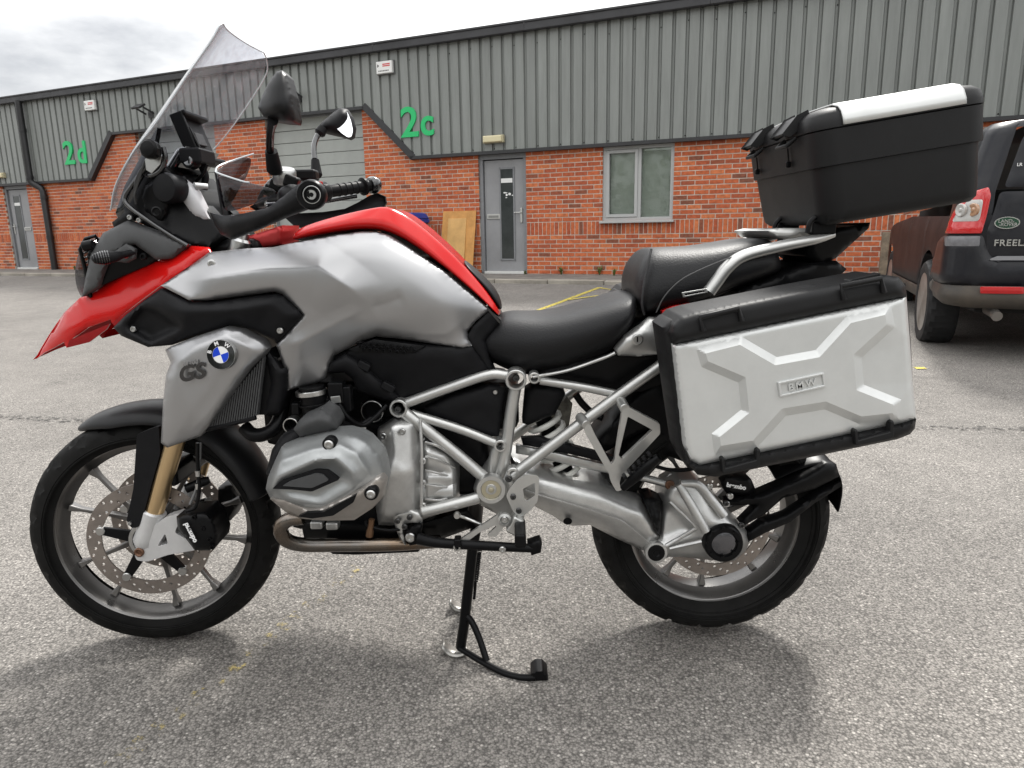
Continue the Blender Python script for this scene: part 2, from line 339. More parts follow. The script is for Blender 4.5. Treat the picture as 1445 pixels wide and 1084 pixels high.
# ------------------------------------------------------------------ the yard
WALL_A, WALL_N, BASE_Z = -0.426649, 11.9432, 0.3164      # wall heading, distance from the eye, pavement height
Nn = Vector((-math.sin(WALL_A), math.cos(WALL_A), 0)); Tt = Vector((math.cos(WALL_A), math.sin(WALL_A), 0))
E0 = Vector((0, -CAM_D, 0))
def yard(u, d, z): return E0+Tt*u+Nn*d+Vector((0, 0, z))
def road_z(d):
    t = max(0., min(1., (d-2.6)/(10.45-2.6))); return .258*(t*t*(1.6-.6*t))
def asphalt_mat():
    m = bpy.data.materials.new('asphalt'); m.use_nodes = True; nt = m.node_tree; b = nt.nodes['Principled BSDF']; L = nt.links
    t = nt.nodes.new('ShaderNodeTexCoord')
    def noise(s, d=4, r=.6):
        n = nt.nodes.new('ShaderNodeTexNoise'); n.inputs['Scale'].default_value = s; n.inputs['Detail'].default_value = d; n.inputs['Roughness'].default_value = r; L.new(t.outputs['Object'], n.inputs[0]); return n
    v = nt.nodes.new('ShaderNodeTexVoronoi'); v.inputs['Scale'].default_value = 165; L.new(t.outputs['Object'], v.inputs[0])
    v2 = nt.nodes.new('ShaderNodeTexVoronoi'); v2.inputs['Scale'].default_value = 420; L.new(t.outputs['Object'], v2.inputs[0])
    sepc = nt.nodes.new('ShaderNodeSeparateColor'); L.new(v.outputs['Color'], sepc.inputs[0])
    sep2 = nt.nodes.new('ShaderNodeSeparateColor'); L.new(v2.outputs['Color'], sep2.inputs[0])
    r1 = nt.nodes.new('ShaderNodeValToRGB'); e = r1.color_ramp.elements
    e[0].position = 0; e[0].color = (.085, .079, .072, 1); e[1].position = 1; e[1].color = (.66, .62, .57, 1)
    for p, c in ((.3, (.185, .173, .159)), (.62, (.255, .238, .219)), (.86, (.315, .294, .270)), (.95, (.38, .355, .326))): q = e.new(p); q.color = (*c, 1)
    L.new(sepc.outputs[0], r1.inputs[0])
    r2 = nt.nodes.new('ShaderNodeValToRGB'); e = r2.color_ramp.elements; e[0].color = (.12, .112, .103, 1); e[1].color = (.37, .345, .317, 1)
    L.new(sep2.outputs[0], r2.inputs[0])
    a = nt.nodes.new('ShaderNodeMix'); a.data_type = 'RGBA'; a.inputs[0].default_value = .42; L.new(r1.outputs[0], a.inputs[6]); L.new(r2.outputs[0], a.inputs[7])
    # gaps of bitumen between the chippings
    g = nt.nodes.new('ShaderNodeMapRange'); g.inputs[1].default_value = .35; g.inputs[2].default_value = .75; g.inputs[3].default_value = 1; g.inputs[4].default_value = .45
    L.new(v.outputs['Distance'], g.inputs[0])
    gm = nt.nodes.new('ShaderNodeVectorMath'); gm.operation = 'SCALE'; L.new(a.outputs[2], gm.inputs[0]); L.new(g.outputs[0], gm.inputs[3])
    n1 = noise(.55, 6); n2 = noise(5, 5)
    w1 = nt.nodes.new('ShaderNodeMapRange'); w1.inputs[1].default_value = .3; w1.inputs[2].default_value = .7; w1.inputs[3].default_value = .74; w1.inputs[4].default_value = 1.08; L.new(n1.outputs[0], w1.inputs[0])
    w2 = nt.nodes.new('ShaderNodeMapRange'); w2.inputs[1].default_value = .3; w2.inputs[2].default_value = .7; w2.inputs[3].default_value = .9; w2.inputs[4].default_value = 1.1; L.new(n2.outputs[0], w2.inputs[0])
    mm0 = nt.nodes.new('ShaderNodeMath'); mm0.operation = 'MULTIPLY'; L.new(w1.outputs[0], mm0.inputs[0]); L.new(w2.outputs[0], mm0.inputs[1])
    n3 = noise(1.9, 5, .55); w3 = nt.nodes.new('ShaderNodeMapRange'); w3.inputs[1].default_value = .64; w3.inputs[2].default_value = .74; w3.inputs[3].default_value = 1; w3.inputs[4].default_value = .70; L.new(n3.outputs[0], w3.inputs[0])
    mm = nt.nodes.new('ShaderNodeMath'); mm.operation = 'MULTIPLY'; L.new(mm0.outputs[0], mm.inputs[0]); L.new(w3.outputs[0], mm.inputs[1])
    s = nt.nodes.new('ShaderNodeVectorMath'); s.operation = 'SCALE'; L.new(gm.outputs[0], s.inputs[0]); L.new(mm.outputs[0], s.inputs[3])
    L.new(s.outputs[0], b.inputs['Base Color']); b.inputs['Roughness'].default_value = .85; b.inputs['Specular IOR Level'].default_value = .35
    k = nt.nodes.new('ShaderNodeBump'); k.inputs['Strength'].default_value = .6; k.inputs['Distance'].default_value = .004; k.invert = True
    L.new(v.outputs['Distance'], k.inputs['Height']); L.new(k.outputs[0], b.inputs['Normal'])
    return m
ASPH = asphalt_mat()
# road sheet in strips across the yard, out to the horizon behind the viewer and to both sides
us = [-400, -120, -60, -40]+[x*2. for x in range(-15, 11)]+[40, 60, 120, 400]
ds = [-400, -100, -40, -15, -5, 0, 1, 2]+[2.6+.4*i for i in range(0, 20)]+[10.45]
V = [yard(u, d, road_z(d)) for d in ds for u in us]; n = len(us)
F = [(j*n+i, j*n+i+1, (j+1)*n+i+1, (j+1)*n+i) for j in range(len(ds)-1) for i in range(n-1)]
tag(mk('asphalt_road', V, F, ASPH, angle=180), kind='structure')
PAVE = mat('pavement', (.17, .16, .145), .9, noise=.45, nscale=3.5, bump=.5, bscale=60)
V = [yard(u, d, BASE_Z) for d in (10.6, 12.2) for u in (-400, 400)]
tag(mk('pavement', V, [(0, 1, 3, 2)], PAVE), kind='structure')
KERB = mat('kerb_stone', (.29, .265, .225), .85, noise=.5, nscale=2.5)
kr = tag(empty('kerb'), kind='structure')
kme = None
for i in range(-24, 10):
    if kme is None:
        o = box('kerb_stone', (0, 0, 0), (.905, .15, .22), KERB, kr, bevel=.012); kme = o
    else: o = copyobj(kme, kr)
    o.matrix_local = Matrix.Translation(yard(i*.915, 10.525, BASE_Z-.105+random.uniform(-.004, .004))) @ Matrix.Rotation(WALL_A, 4, 'Z')
tag(mk('grass_verge', [yard(u, d, BASE_Z-.02) for d in (12.2, 400) for u in (-400, 400)], [(0, 1, 3, 2)], mat('rough_grass', (.06, .09, .03), .95, noise=.5, nscale=1)), kind='structure')
# painted yellow lines
def worn_paint(name, col, cover):
    m = bpy.data.materials.new(name); m.use_nodes = True; nt = m.node_tree; b = nt.nodes['Principled BSDF']
    t = nt.nodes.new('ShaderNodeTexCoord'); nz = nt.nodes.new('ShaderNodeTexNoise'); nz.inputs['Scale'].default_value = 28; nz.inputs['Detail'].default_value = 8; nz.inputs['Roughness'].default_value = .75
    nt.links.new(t.outputs['Object'], nz.inputs[0]); r = nt.nodes.new('ShaderNodeMapRange'); r.inputs[1].default_value = .62-cover*.35; r.inputs[2].default_value = .70-cover*.35
    nt.links.new(nz.outputs[0], r.inputs[0]); nt.links.new(r.outputs[0], b.inputs['Alpha']); b.inputs['Base Color'].default_value = (*col, 1); b.inputs['Roughness'].default_value = .8; return m
YEL = worn_paint('yellow_paint', (.50, .41, .07), .6); YELW = worn_paint('worn_yellow_paint', (.36, .29, .12), .19)
def on_road(u, v):
    d = FWD+RGT*((u-722.5)/FPX)+DWN*((v-542.0)/FPX); z = 0.
    for _ in range(30):
        p = EYE+d*((z-EYE.z)/d.z); z = .5*z+.5*road_z((p-E0).dot(Nn))
    return p
def line(name, a, b, w, mt, dz=.004):
    a, b = on_road(*a), on_road(*b); t = (b-a).normalized(); s = Vector((-t.y, t.x, 0)).normalized()*w/2; V = []
    for i in range(13):
        p = a.lerp(b, i/12); z = road_z((p-E0).dot(Nn))+dz
        V += [Vector((p.x-s.x, p.y-s.y, z)), Vector((p.x+s.x, p.y+s.y, z))]
    return tag(mk(name, V, [(2*i, 2*i+2, 2*i+3, 2*i+1) for i in range(12)], mt), kind='structure')
line('yellow_line', (760, 438), (846, 406), .07, YEL)
line('yellow_line', (846, 406.5), (872, 411), .06, YEL, .006)
line('yellow_line', (800, 424), (868, 414.5), .06, YEL, .008)
line('yellow_line', (1291, 520), (1306, 520), .07, YEL)
TAR = worn_paint('tar_stain', (.045, .042, .04), .30)
line('tar_seam', (-60, 586), (240, 600), .10, TAR); line('tar_seam', (1180, 603), (1520, 606), .08, TAR)
line('yellow_line', (505, 800), (150, 1090), .05, YELW)

# ------------------------------------------------------------------ the industrial units
BO = E0+Nn*WALL_N+Vector((0, 0, BASE_Z))
bld = empty('industrial_building', BO, WALL_A)
tag(bld, 'long low brick industrial unit with grey ribbed metal cladding and black gutter', 'building')
U0, U1 = -26., 19.
DOORS = [(-6.02, -5.09), (-19.69, -18.73)]; WIN = (-3.70, -2.51, .89, 2.10); ROLL_ = [(-10.86, -8.47), (-14.65, -12.26)]
MORT = mat('mortar', (.56, .49, .42), .9, noise=.25, nscale=4, bump=.3)
def brick_mat():
    m = bpy.data.materials.new('red_brick'); m.use_nodes = True; nt = m.node_tree; b = nt.nodes['Principled BSDF']; L = nt.links
    g = nt.nodes.new('ShaderNodeNewGeometry'); oi = nt.nodes.new('ShaderNodeObjectInfo'); a = nt.nodes.new('ShaderNodeMath'); a.operation = 'ADD'; L.new(g.outputs['Random Per Island'], a.inputs[0]); L.new(oi.outputs['Random'], a.inputs[1])
    fr = nt.nodes.new('ShaderNodeMath'); fr.operation = 'FRACT'; L.new(a.outputs[0], fr.inputs[0])
    r = nt.nodes.new('ShaderNodeValToRGB'); e = r.color_ramp.elements; e[0].color = (.20, .08, .05, 1); e[1].color = (.57, .18, .072, 1)
    for p, c in ((.05, (.26, .085, .048)), (.12, (.39, .095, .044)), (.5, (.47, .118, .048)), (.8, (.51, .14, .056))): q = e.new(p); q.color = (*c, 1)
    L.new(fr.outputs[0], r.inputs[0])
    t = nt.nodes.new('ShaderNodeTexCoord'); n = nt.nodes.new('ShaderNodeTexNoise'); n.inputs['Scale'].default_value = 22; n.inputs['Detail'].default_value = 6; L.new(g.outputs['Position'], n.inputs[0])
    w = nt.nodes.new('ShaderNodeMapRange'); w.inputs[1].default_value = .3; w.inputs[2].default_value = .7; w.inputs[3].default_value = .72; w.inputs[4].default_value = 1.2; L.new(n.outputs[0], w.inputs[0])
    s = nt.nodes.new('ShaderNodeVectorMath'); s.operation = 'SCALE'; L.new(r.outputs[0], s.inputs[0]); L.new(w.outputs[0], s.inputs[3]); L.new(s.outputs[0], b.inputs['Base Color'])
    b.inputs['Roughness'].default_value = .88; b.inputs['Specular IOR Level'].default_value = .3; return m
BRICK = brick_mat()
def soffit(u):
    P = [(-99, 2.1), (-16.17, 2.1), (-15.27, 3.06), (-8.37, 3.06), (-7.36, 2.1), (99, 2.1)]
    for (a, za), (b, zb) in zip(P, P[1:]):
        if u <= b: return za+(zb-za)*(u-a)/(b-a)
# mortar backing with the openings left free
openings = [(a, b, 0, 2.1) for a, b in DOORS]+[WIN]+[(a, b, 0, 3.3) for a, b in ROLL_]
xs = sorted({U0, U1, *[o[0] for o in openings], *[o[1] for o in openings]}); zs_ = [0., .89, 2.1, 3.3, 3.5]; V2 = [(x, z) for z in zs_ for x in xs]; NX = len(xs); Q = []
for j in range(len(zs_)-1):
    for i in range(NX-1):
        mx_, mz_ = (xs[i]+xs[i+1])/2, (zs_[j]+zs_[j+1])/2
        if not any(o[0] < mx_ < o[1] and o[2] < mz_ < o[3] for o in openings): Q.append((j*NX+i, j*NX+i+1, (j+1)*NX+i+1, (j+1)*NX+i))
V, F = extr(V2, Q, lambda i: (V2[i][0], .005, V2[i][1]), lambda i: (V2[i][0], .25, V2[i][1]), None)
wall = mk('brick_wall', V, F, MORT, bld, angle=None)
bricks = []
def wall_runs(z0, z1):
    runs = [(U0, U1)]
    for o in openings:
        if z1 > o[2]+.01 and z0 < o[3]-.01:
            new = []
            for a, b in runs:
                if o[0] > a and o[1] < b: new += [(a, o[0]), (o[1], b)]
                else: new.append((a, b))
            runs = new
    return runs
course = 0
for c in range(41):
    z0 = c*.075
    if 9 <= c < 12:
        if c == 9:
            for a, b in wall_runs(z0, z0+.225):
                k = int(round((b-a)/.075)); w = (b-a)/max(k, 1)
                for i in range(k): bricks.append((a+i*w+.0065, a+(i+1)*w-.0065, z0+.007, z0+.218))
        continue
    for a, b in wall_runs(z0, z0+.075):
        x = a
        if c >= 28 and b-a > 6: pass
        off = .1125 if c % 2 else 0.
        first = True
        while x < b-.02:
            w = .225-(off if first else 0.); first = False; x1 = min(x+w, b)
            if soffit((x+x1)/2)+.08 > z0 and x1-x > .04: bricks.append((x+(.007 if x > a else 0), x1-(.007 if x1 < b else 0), z0+.0075, z0+.0675))
            x = x1
def bgeo(b, o=(0, 0), d=0.):
    x0, x1, z0, z1 = b; x0 -= o[0]; x1 -= o[0]; z0 -= o[1]; z1 -= o[1]
    return [(x0, d, z0), (x1, d, z0), (x1, d, z1), (x0, d, z1), (x0, .09, z0), (x1, .09, z0), (x1, .09, z1), (x0, .09, z1)]
BF = [(0, 1, 2, 3), (0, 4, 5, 1), (1, 5, 6, 2), (2, 6, 7, 3), (3, 7, 4, 0)]
def seen(b):
    u, z = (b[0]+b[1])/2, (b[2]+b[3])/2; p = bld.location+Tt*u+Vector((0, 0, z)); d = p-EYE; w = d.dot(FWD)
    if w <= 0: return None
    px, py = 722.5+FPX*d.dot(RGT)/w, 542+FPX*d.dot(DWN)/w
    if not (0 < px < 1445) or z > soffit(u): return None
    if 870 < px < 1075 and py > 352-(px-914)*.12: return None
    if px > 1062 and not (1195 < px < 1243 and 325 < py < 378): return None
    if px < 700: return None
    return w
vis = sorted([(seen(b), i) for i, b in enumerate(bricks) if seen(b)])[:300]; single = {i for _, i in vis}
cache = {}
V, F = [], []
for i, b in enumerate(bricks):
    d = random.uniform(-.002, .0015)
    if i in single:
        key = (round(b[1]-b[0], 3), round(b[3]-b[2], 3)); c = ((b[0]+b[1])/2, (b[2]+b[3])/2)
        if key not in cache:
            o = mk('brick', bgeo(b, c), BF, BRICK, wall, angle=None); cache[key] = o
        else: o = copyobj(cache[key], wall)
        o.location = (c[0], d, c[1])
    else:
        k = len(V); V += bgeo(b, d=d); F += [tuple(k+q for q in f) for f in BF]
tag(mk('brickwork', V, F, BRICK, wall, angle=None), kind='stuff')

# cladding: every pan between two grooves is a piece of its own
CLAD = mat('grey_cladding', (.205, .217, .205), .45, metal=.0, noise=.10, nscale=1.2, coat=.15)
def clad_mat(m):
    nt = m.node_tree; b = nt.nodes['Principled BSDF']; g = nt.nodes.new('ShaderNodeNewGeometry'); oi = nt.nodes.new('ShaderNodeObjectInfo')
    mp_ = nt.nodes.new('ShaderNodeMapping'); mp_.inputs['Scale'].default_value = (5, 5, .45); nt.links.new(g.outputs['Position'], mp_.inputs[0])
    n = nt.nodes.new('ShaderNodeTexNoise'); n.inputs['Scale'].default_value = 1.6; n.inputs['Detail'].default_value = 7; n.inputs['Roughness'].default_value = .7; nt.links.new(mp_.outputs[0], n.inputs[0])
    r = nt.nodes.new('ShaderNodeMapRange'); r.inputs[1].default_value = .3; r.inputs[2].default_value = .72; r.inputs[3].default_value = 1.10; r.inputs[4].default_value = .80; nt.links.new(n.outputs[0], r.inputs[0])
    q = nt.nodes.new('ShaderNodeMapRange'); q.inputs[3].default_value = .95; q.inputs[4].default_value = 1.05; nt.links.new(oi.outputs['Random'], q.inputs[0])
    k = nt.nodes.new('ShaderNodeMath'); k.operation = 'MULTIPLY'; nt.links.new(r.outputs[0], k.inputs[0]); nt.links.new(q.outputs[0], k.inputs[1])
    s = nt.nodes.new('ShaderNodeVectorMath'); s.operation = 'SCALE'; s.inputs[0].default_value = (.205, .217, .205); nt.links.new(k.outputs[0], s.inputs[3]); nt.links.new(s.outputs[0], b.inputs['Base Color'])
clad_mat(CLAD)
CLADB = mat('dark_trim', (.022, .022, .024), .45, noise=.2, nscale=3)
GUT = mat('gutter_black', (.03, .03, .033), .5, noise=.3, nscale=2)
clad = mk('cladding', [(U0, .0, 2.2), (U1, .0, 2.2), (U1, .0, 4.05), (U0, .0, 4.05), (U0, .0, 3.2), (U1, 0, 3.2)], [(4, 5, 2, 3)], CLADB, bld, angle=None)
pitch = .2075; prof = [(0, -.058), (.008, -.058), (.014, -.066), (.020, -.058), (.030, -.095), (.1775, -.095), (.1875, -.058), (.2075, -.058)]
ph = None
for i in range(int((U1-U0)/pitch)):
    u = U0+i*pitch; zb = [soffit(u+x) for x, _ in prof]
    if max(zb)-min(zb) < 1e-4 and ph and abs(zb[0]-ph[1]) < 1e-4: o = copyobj(ph[0], clad)
    else:
        Vp = [(x, y, zb[k]) for k, (x, y) in enumerate(prof)]+[(x, y, 4.02) for x, y in prof]; K = len(prof)
        o = mk('cladding_panel', Vp, [(k, k+1, K+k+1, K+k) for k in range(K-1)], CLAD, clad, angle=20)
        if max(zb)-min(zb) < 1e-4: ph = (o, zb[0])
    o.location = (u, 0, 0)
P = [(U0, 2.1), (-16.17, 2.1), (-15.27, 3.06), (-8.37, 3.06), (-7.36, 2.1), (U1, 2.1)]
for (a, za), (b, zb) in zip(P, P[1:]):
    w = .06; d = Vector((b-a, 0, zb-za)).normalized(); nrm = Vector((-d.z, 0, d.x)); A, B = Vector((a, 0, za)), Vector((b, 0, zb))
    wide = .12 if abs(zb-za) > .1 else .055
    ext = d*.02
    V = [q+Vector((0, y, 0)) for y in (-.115, .02) for q in (A-ext-nrm*.012, B+ext-nrm*.012, B+ext+nrm*(wide-.012), A-ext+nrm*(wide-.012))]
    mk('soffit_trim', V, [(0, 1, 2, 3), (4, 7, 6, 5), (0, 4, 5, 1), (1, 5, 6, 2), (2, 6, 7, 3), (3, 7, 4, 0)], CLADB, clad, angle=None)
gp = [(-.06, 4.00), (-.20, 3.985), (-.215, 4.00), (-.215, 4.105), (-.235, 4.12), (-.235, 4.145), (-.19, 4.16), (-.02, 4.165)]
for i in range(15):
    a = U0+i*3.0; b = a+3.0-.004
    Vp = [(a, y, z) for y, z in gp]+[(b, y, z) for y, z in gp]; K = len(gp)
    mk('gutter', Vp, [(k, k+1, K+k+1, K+k) for k in range(K-1)], GUT, bld, angle=25)
mk('roof', [(U0, -.02, 4.16), (U1, -.02, 4.16), (U1, 9, 4.9), (U0, 9, 4.9), (U0, 18, 4.1), (U1, 18, 4.1)], [(0, 1, 2, 3), (3, 2, 5, 4)], CLAD, bld, angle=None)
mk('rear_wall', [(U0, 18, 0), (U1, 18, 0), (U1, 18, 4.1), (U0, 18, 4.1), (U0, .25, 0), (U1, .25, 0), (U1, .25, 4.16), (U0, .25, 4.16), (U0, 9, 4.88), (U1, 9, 4.88)],
   [(0, 1, 2, 3), (4, 0, 3, 8, 7), (1, 5, 6, 9, 2)], CLAD, bld, angle=None)
# screws in the grooves, seen as small dark heads
V, F = [], []
for i in range(int((U1-U0)/pitch)):
    if i % 2: continue
    for z in (3.82+random.uniform(-.04, .04), soffit(U0+i*pitch)+.08):
        c = Vector((U0+i*pitch+random.uniform(-.004, .004), -.062, z)); k = len(V)
        V += [c+Vector((.011*math.cos(q*1.0472), 0, .011*math.sin(q*1.0472))) for q in range(6)]+[c+Vector((0, -.012, 0))]; F += [(k+q, k+(q+1) % 6, k+6) for q in range(6)]
tag(mk('screw_heads', V, F, CLADB, clad, angle=None), kind='stuff')
# ---- doors
GREYP = mat('grey_door_paint', (.26, .262, .27), .45, noise=.14, nscale=2); GREYF = mat('grey_frame_paint', (.20, .205, .215), .42, noise=.1)
DGL = mat('dark_glazing', (.035, .04, .04), .08, noise=.3, nscale=4); STEEL = mat('brushed_steel', (.55, .55, .53), .35, metal=1); STICK = mat('white_sticker', (.75, .75, .74), .6)
def door(a, b, hinge_right):
    fr = box('door_frame', ((a+b)/2, .085, 2.055), (b-a, .10, .09), GREYF, bld, bevel=.004)
    box('frame_jamb', (a+.035, .085, 1.01), (.07, .10, 2.0), GREYF, fr, bevel=.004); box('frame_jamb', (b-.035, .085, 1.01), (.07, .10, 2.0), GREYF, fr, bevel=.004)
    w = b-a-.16; c = (a+b)/2; leaf = box('entrance_door', (c, .105, 1.01), (w, .05, 1.97), GREYP, bld, bevel=.004)
    gx = c+(.06 if hinge_right else -.10); gw = .27
    gxa, gxb = gx-gw/2, gx+gw/2
    box('glazing_strip', (gx, .078, 1.05), (gw, .012, 1.58), DGL, leaf, bevel=.003)
    for x, s in ((gxa, .03), (gxb, .03)): box('glazing_bead', (x, .076, 1.05), (s, .022, 1.64), GREYF, leaf, bevel=.003)
    for z in (.25, 1.85): box('glazing_bead', (gx, .0755, z), (gw+.02, .021, .03), GREYF, leaf, bevel=.003)
    box('sticker', (gx, .069, 1.64), (.22, .004, .075), STICK, leaf, bevel=0)
    lx = gxa-.14 if hinge_right else gxb+.14
    lb = box('letter_box', (lx, .074, 1.02), (.26, .02, .085), STEEL, leaf, bevel=.004); box('letter_flap', (lx, .062, 1.02), (.2, .006, .04), mat('letter_slot', (.25, .25, .24), .4, metal=.6), lb, bevel=.002)
    hx = b-.13 if hinge_right else a+.12
    h = box('door_handle', (hx, .07, 1.03), (.045, .016, .26), STEEL, leaf, bevel=.006); cyl('lever', (hx, .03, 1.08), (hx+(-.12 if hinge_right else .12), .03, 1.08), .011, STEEL, h); cyl('spindle', (hx, .07, 1.08), (hx, .03, 1.08), .012, STEEL, h)
    box('threshold', (c, .06, .016), (w+.02, .11, .05), mat('threshold', (.6, .6, .58), .5), fr, bevel=.004)
    return leaf
lf = door(*DOORS[0], True)
# torn remains of a white transfer on the glazing
for k, (x, z, w, h) in enumerate([(-5.53, 1.43, .10, .03), (-5.50, 1.39, .06, .05), (-5.44, 1.405, .07, .06), (-5.38, 1.38, .05, .03), (-5.51, 1.345, .05, .02)]):
    mk('sticker_remnant', [(x+w*.5*math.cos(q*1.0472)*random.uniform(.6, 1.1), .069, z+h*.5*math.sin(q*1.0472)*random.uniform(.6, 1.1)) for q in range(6)], [tuple(range(6))], STICK, lf, angle=None)
door(*DOORS[1], False)
# ---- window with closed blinds
UPVC = mat('window_frame_grey', (.40, .405, .40), .4)
a, b, z0, z1 = WIN
wf = box('window_frame', ((a+b)/2, .07, z1-.03), (b-a, .08, .06), UPVC, bld)
box('bottom_rail', ((a+b)/2, .07, z0+.03), (b-a, .08, .06), UPVC, wf)
for x in (a+.03, b-.03): box('jamb', (x, .07, (z0+z1)/2), (.06, .078, z1-z0-.12), UPVC, wf)
mxu = -3.08; box('mullion', (mxu, .07, (z0+z1)/2), (.055, .078, z1-z0-.12), UPVC, wf)
box('sill', ((a+b)/2, -.01, z0-.015), (b-a+.06, .16, .035), UPVC, wf, bevel=.006)
cw0, cw1 = a+.06, mxu-.0275
for x in (cw0+.025, cw1-.025): box('casement_stile', (x, .052, (z0+z1)/2), (.05, .07, z1-z0-.13), UPVC, wf)
for z in (z0+.09, z1-.09): box('casement_rail', ((cw0+cw1)/2, .0515, z), (cw1-cw0-.10, .068, .05), UPVC, wf)
PANE = glass_mat('window_glass', (.86, .89, .87), .03)
SLAT = mat('blind_slat', (.50, .51, .48), .6)
for x0, x1, zz0, zz1 in ((cw0+.05, cw1-.05, z0+.115, z1-.115), (mxu+.0275, b-.06, z0+.06, z1-.06)):
    box('pane', ((x0+x1)/2, .075, (zz0+zz1)/2), (x1-x0, .006, zz1-zz0), PANE, wf, bevel=0)
    nS = 46; V, F = [], []
    for i in range(nS):
        z = zz0+(zz1-zz0)*(i+.5)/nS; k = len(V); V += [(x0, .115, z-.013), (x1, .115, z-.013), (x1, .105, z+.013), (x0, .105, z+.013)]; F.append((k, k+1, k+2, k+3))
    tag(mk('blind', V, F, SLAT, wf, angle=None), kind='stuff')
box('blind_headrail', ((mxu+b)/2, .10, z1-.085), (b-mxu-.12, .04, .035), STICK, wf)
box('room_backing', ((a+b)/2, .3, (z0+z1)/2), (b-a, .02, z1-z0), mat('dark_room', (.03, .03, .03), .9), wf, bevel=0)
# ---- sectional roller doors
RSH = mat('shutter_grey', (.33, .345, .325), .5, noise=.1, nscale=2)
for a, b in ROLL_:
    rd = box('shutter_door', ((a+b)/2, .16, 3.10), (b-a, .14, .12), GREYF, bld, bevel=.004)
    src = None
    for i in range(13):
        z = .003+i*.235
        if src is None: src = box('shutter_panel', (0, 0, 0), (b-a-.02, .04, .228), RSH, rd, bevel=.01)
        o = src if i == 0 else copyobj(src, rd)
        o.location = ((a+b)/2, .17, z+.114)
    for x in (a+.02, b-.02): box('guide_rail', (x, .13, 1.5), (.05, .05, 3.0), GREYF, rd)
# ---- downpipe
def bl(u, d, z): return bld.matrix_basis @ Vector((u, d, z))
bld.matrix_basis = Matrix.Translation(BO) @ Matrix.Rotation(WALL_A, 4, 'Z')
PIPE = mat('black_pipe', (.012, .012, .013), .4, noise=.3, nscale=5)
dp = tube('downpipe', [bl(u, d, z) for u, d, z in ((-18.23, -.2, 4.02), (-18.23, -.2, 2.16), (-18.2, -.18, 2.1), (-18.02, -.10, 1.98), (-17.98, -.09, 1.90), (-17.97, -.09, 0.0))], .075, PIPE, n=14, smooth=False)
tag(dp, 'black downpipe kinked over the brickwork beside the far left door', 'pipe')
for z in (2.2, 3.3): lathe('pipe_collar', [(.085, 0), (.085, .08)], bl(-18.23, -.2, z), (0, 0, 1), PIPE, dp)
for z in (.75, 1.72): lathe('pipe_collar', [(.085, 0), (.085, .08)], bl(-17.97, -.09, z), (0, 0, 1), PIPE, dp)
# ---- unit numbers
GREEN = mat('green_letter', (.012, .46, .14), .45)
def sign(big, small, u, us_, label):
    r = tag(empty('unit_sign', bl(u, -.1, 2.5)), label, 'sign', 'green unit numbers')
    o = text('digit', big, (0, 0, .275), Tt, (0, 0, 1), .80, .02, GREEN, r, bold=.012)
    o2 = text('letter', small, Tt*us_+Vector((0, 0, .17)), Tt, (0, 0, 1), .66, .02, GREEN, r, bold=.014)
    for q in (o, o2):
        me = q.data; zs = [v.co.z for v in me.vertices]; lo, hi = min(zs), max(zs); H = {'2': .53, 'c': .34, 'd': .50}[big if q is o else small]
        for v in me.vertices: v.co.z = (v.co.z-lo)*H/(hi-lo)-.02
sign('2', 'c', -7.35, .37, 'raised green 2c beside the black trim slope')
sign('2', 'd', -16.80, .46, 'raised green 2d near the black downpipe')
# ---- alarm boxes
ALB = mat('alarm_box', (.72, .72, .70), .5); RED_INK = mat('red_ink', (.55, .03, .04), .6); BLK_INK = mat('black_ink', (.02, .02, .02), .6)
def alarm(u, z, label):
    r = box('alarm_box', (0, 0, 0), (.34, .08, .21), ALB, None, bevel=.012); r.matrix_world = Matrix.Translation(bl(u, -.14, z)) @ Matrix.Rotation(WALL_A, 4, 'Z')
    box('back_plate', (0, .03, 0), (.37, .03, .24), mat('grey_plate', (.1, .1, .1), .5), r)
    mk('logo_mark', [(-.14, -.042, .06), (-.10, -.042, .03), (-.14, -.042, 0), (-.12, -.042, .03)], [(0, 3, 2), (0, 1, 3), (3, 1, 2)], BLK_INK, r, angle=None)
    for z_, w in ((.05, .16), (.02, .16)): box('print_bar', (.05, -.0405, z_), (w, .003, .018), RED_INK, r, bevel=0)
    for q in range(7): box('print_bar', (-.11+q*.033, -.0405, -.06), (.022, .003, .018), BLK_INK, r, bevel=0)
    tag(r, label, 'alarm box', 'alarm boxes')
alarm(-7.80, 3.715, 'white alarm box above the green 2c'); alarm(-15.79, 3.715, 'white alarm box above the green 2d')
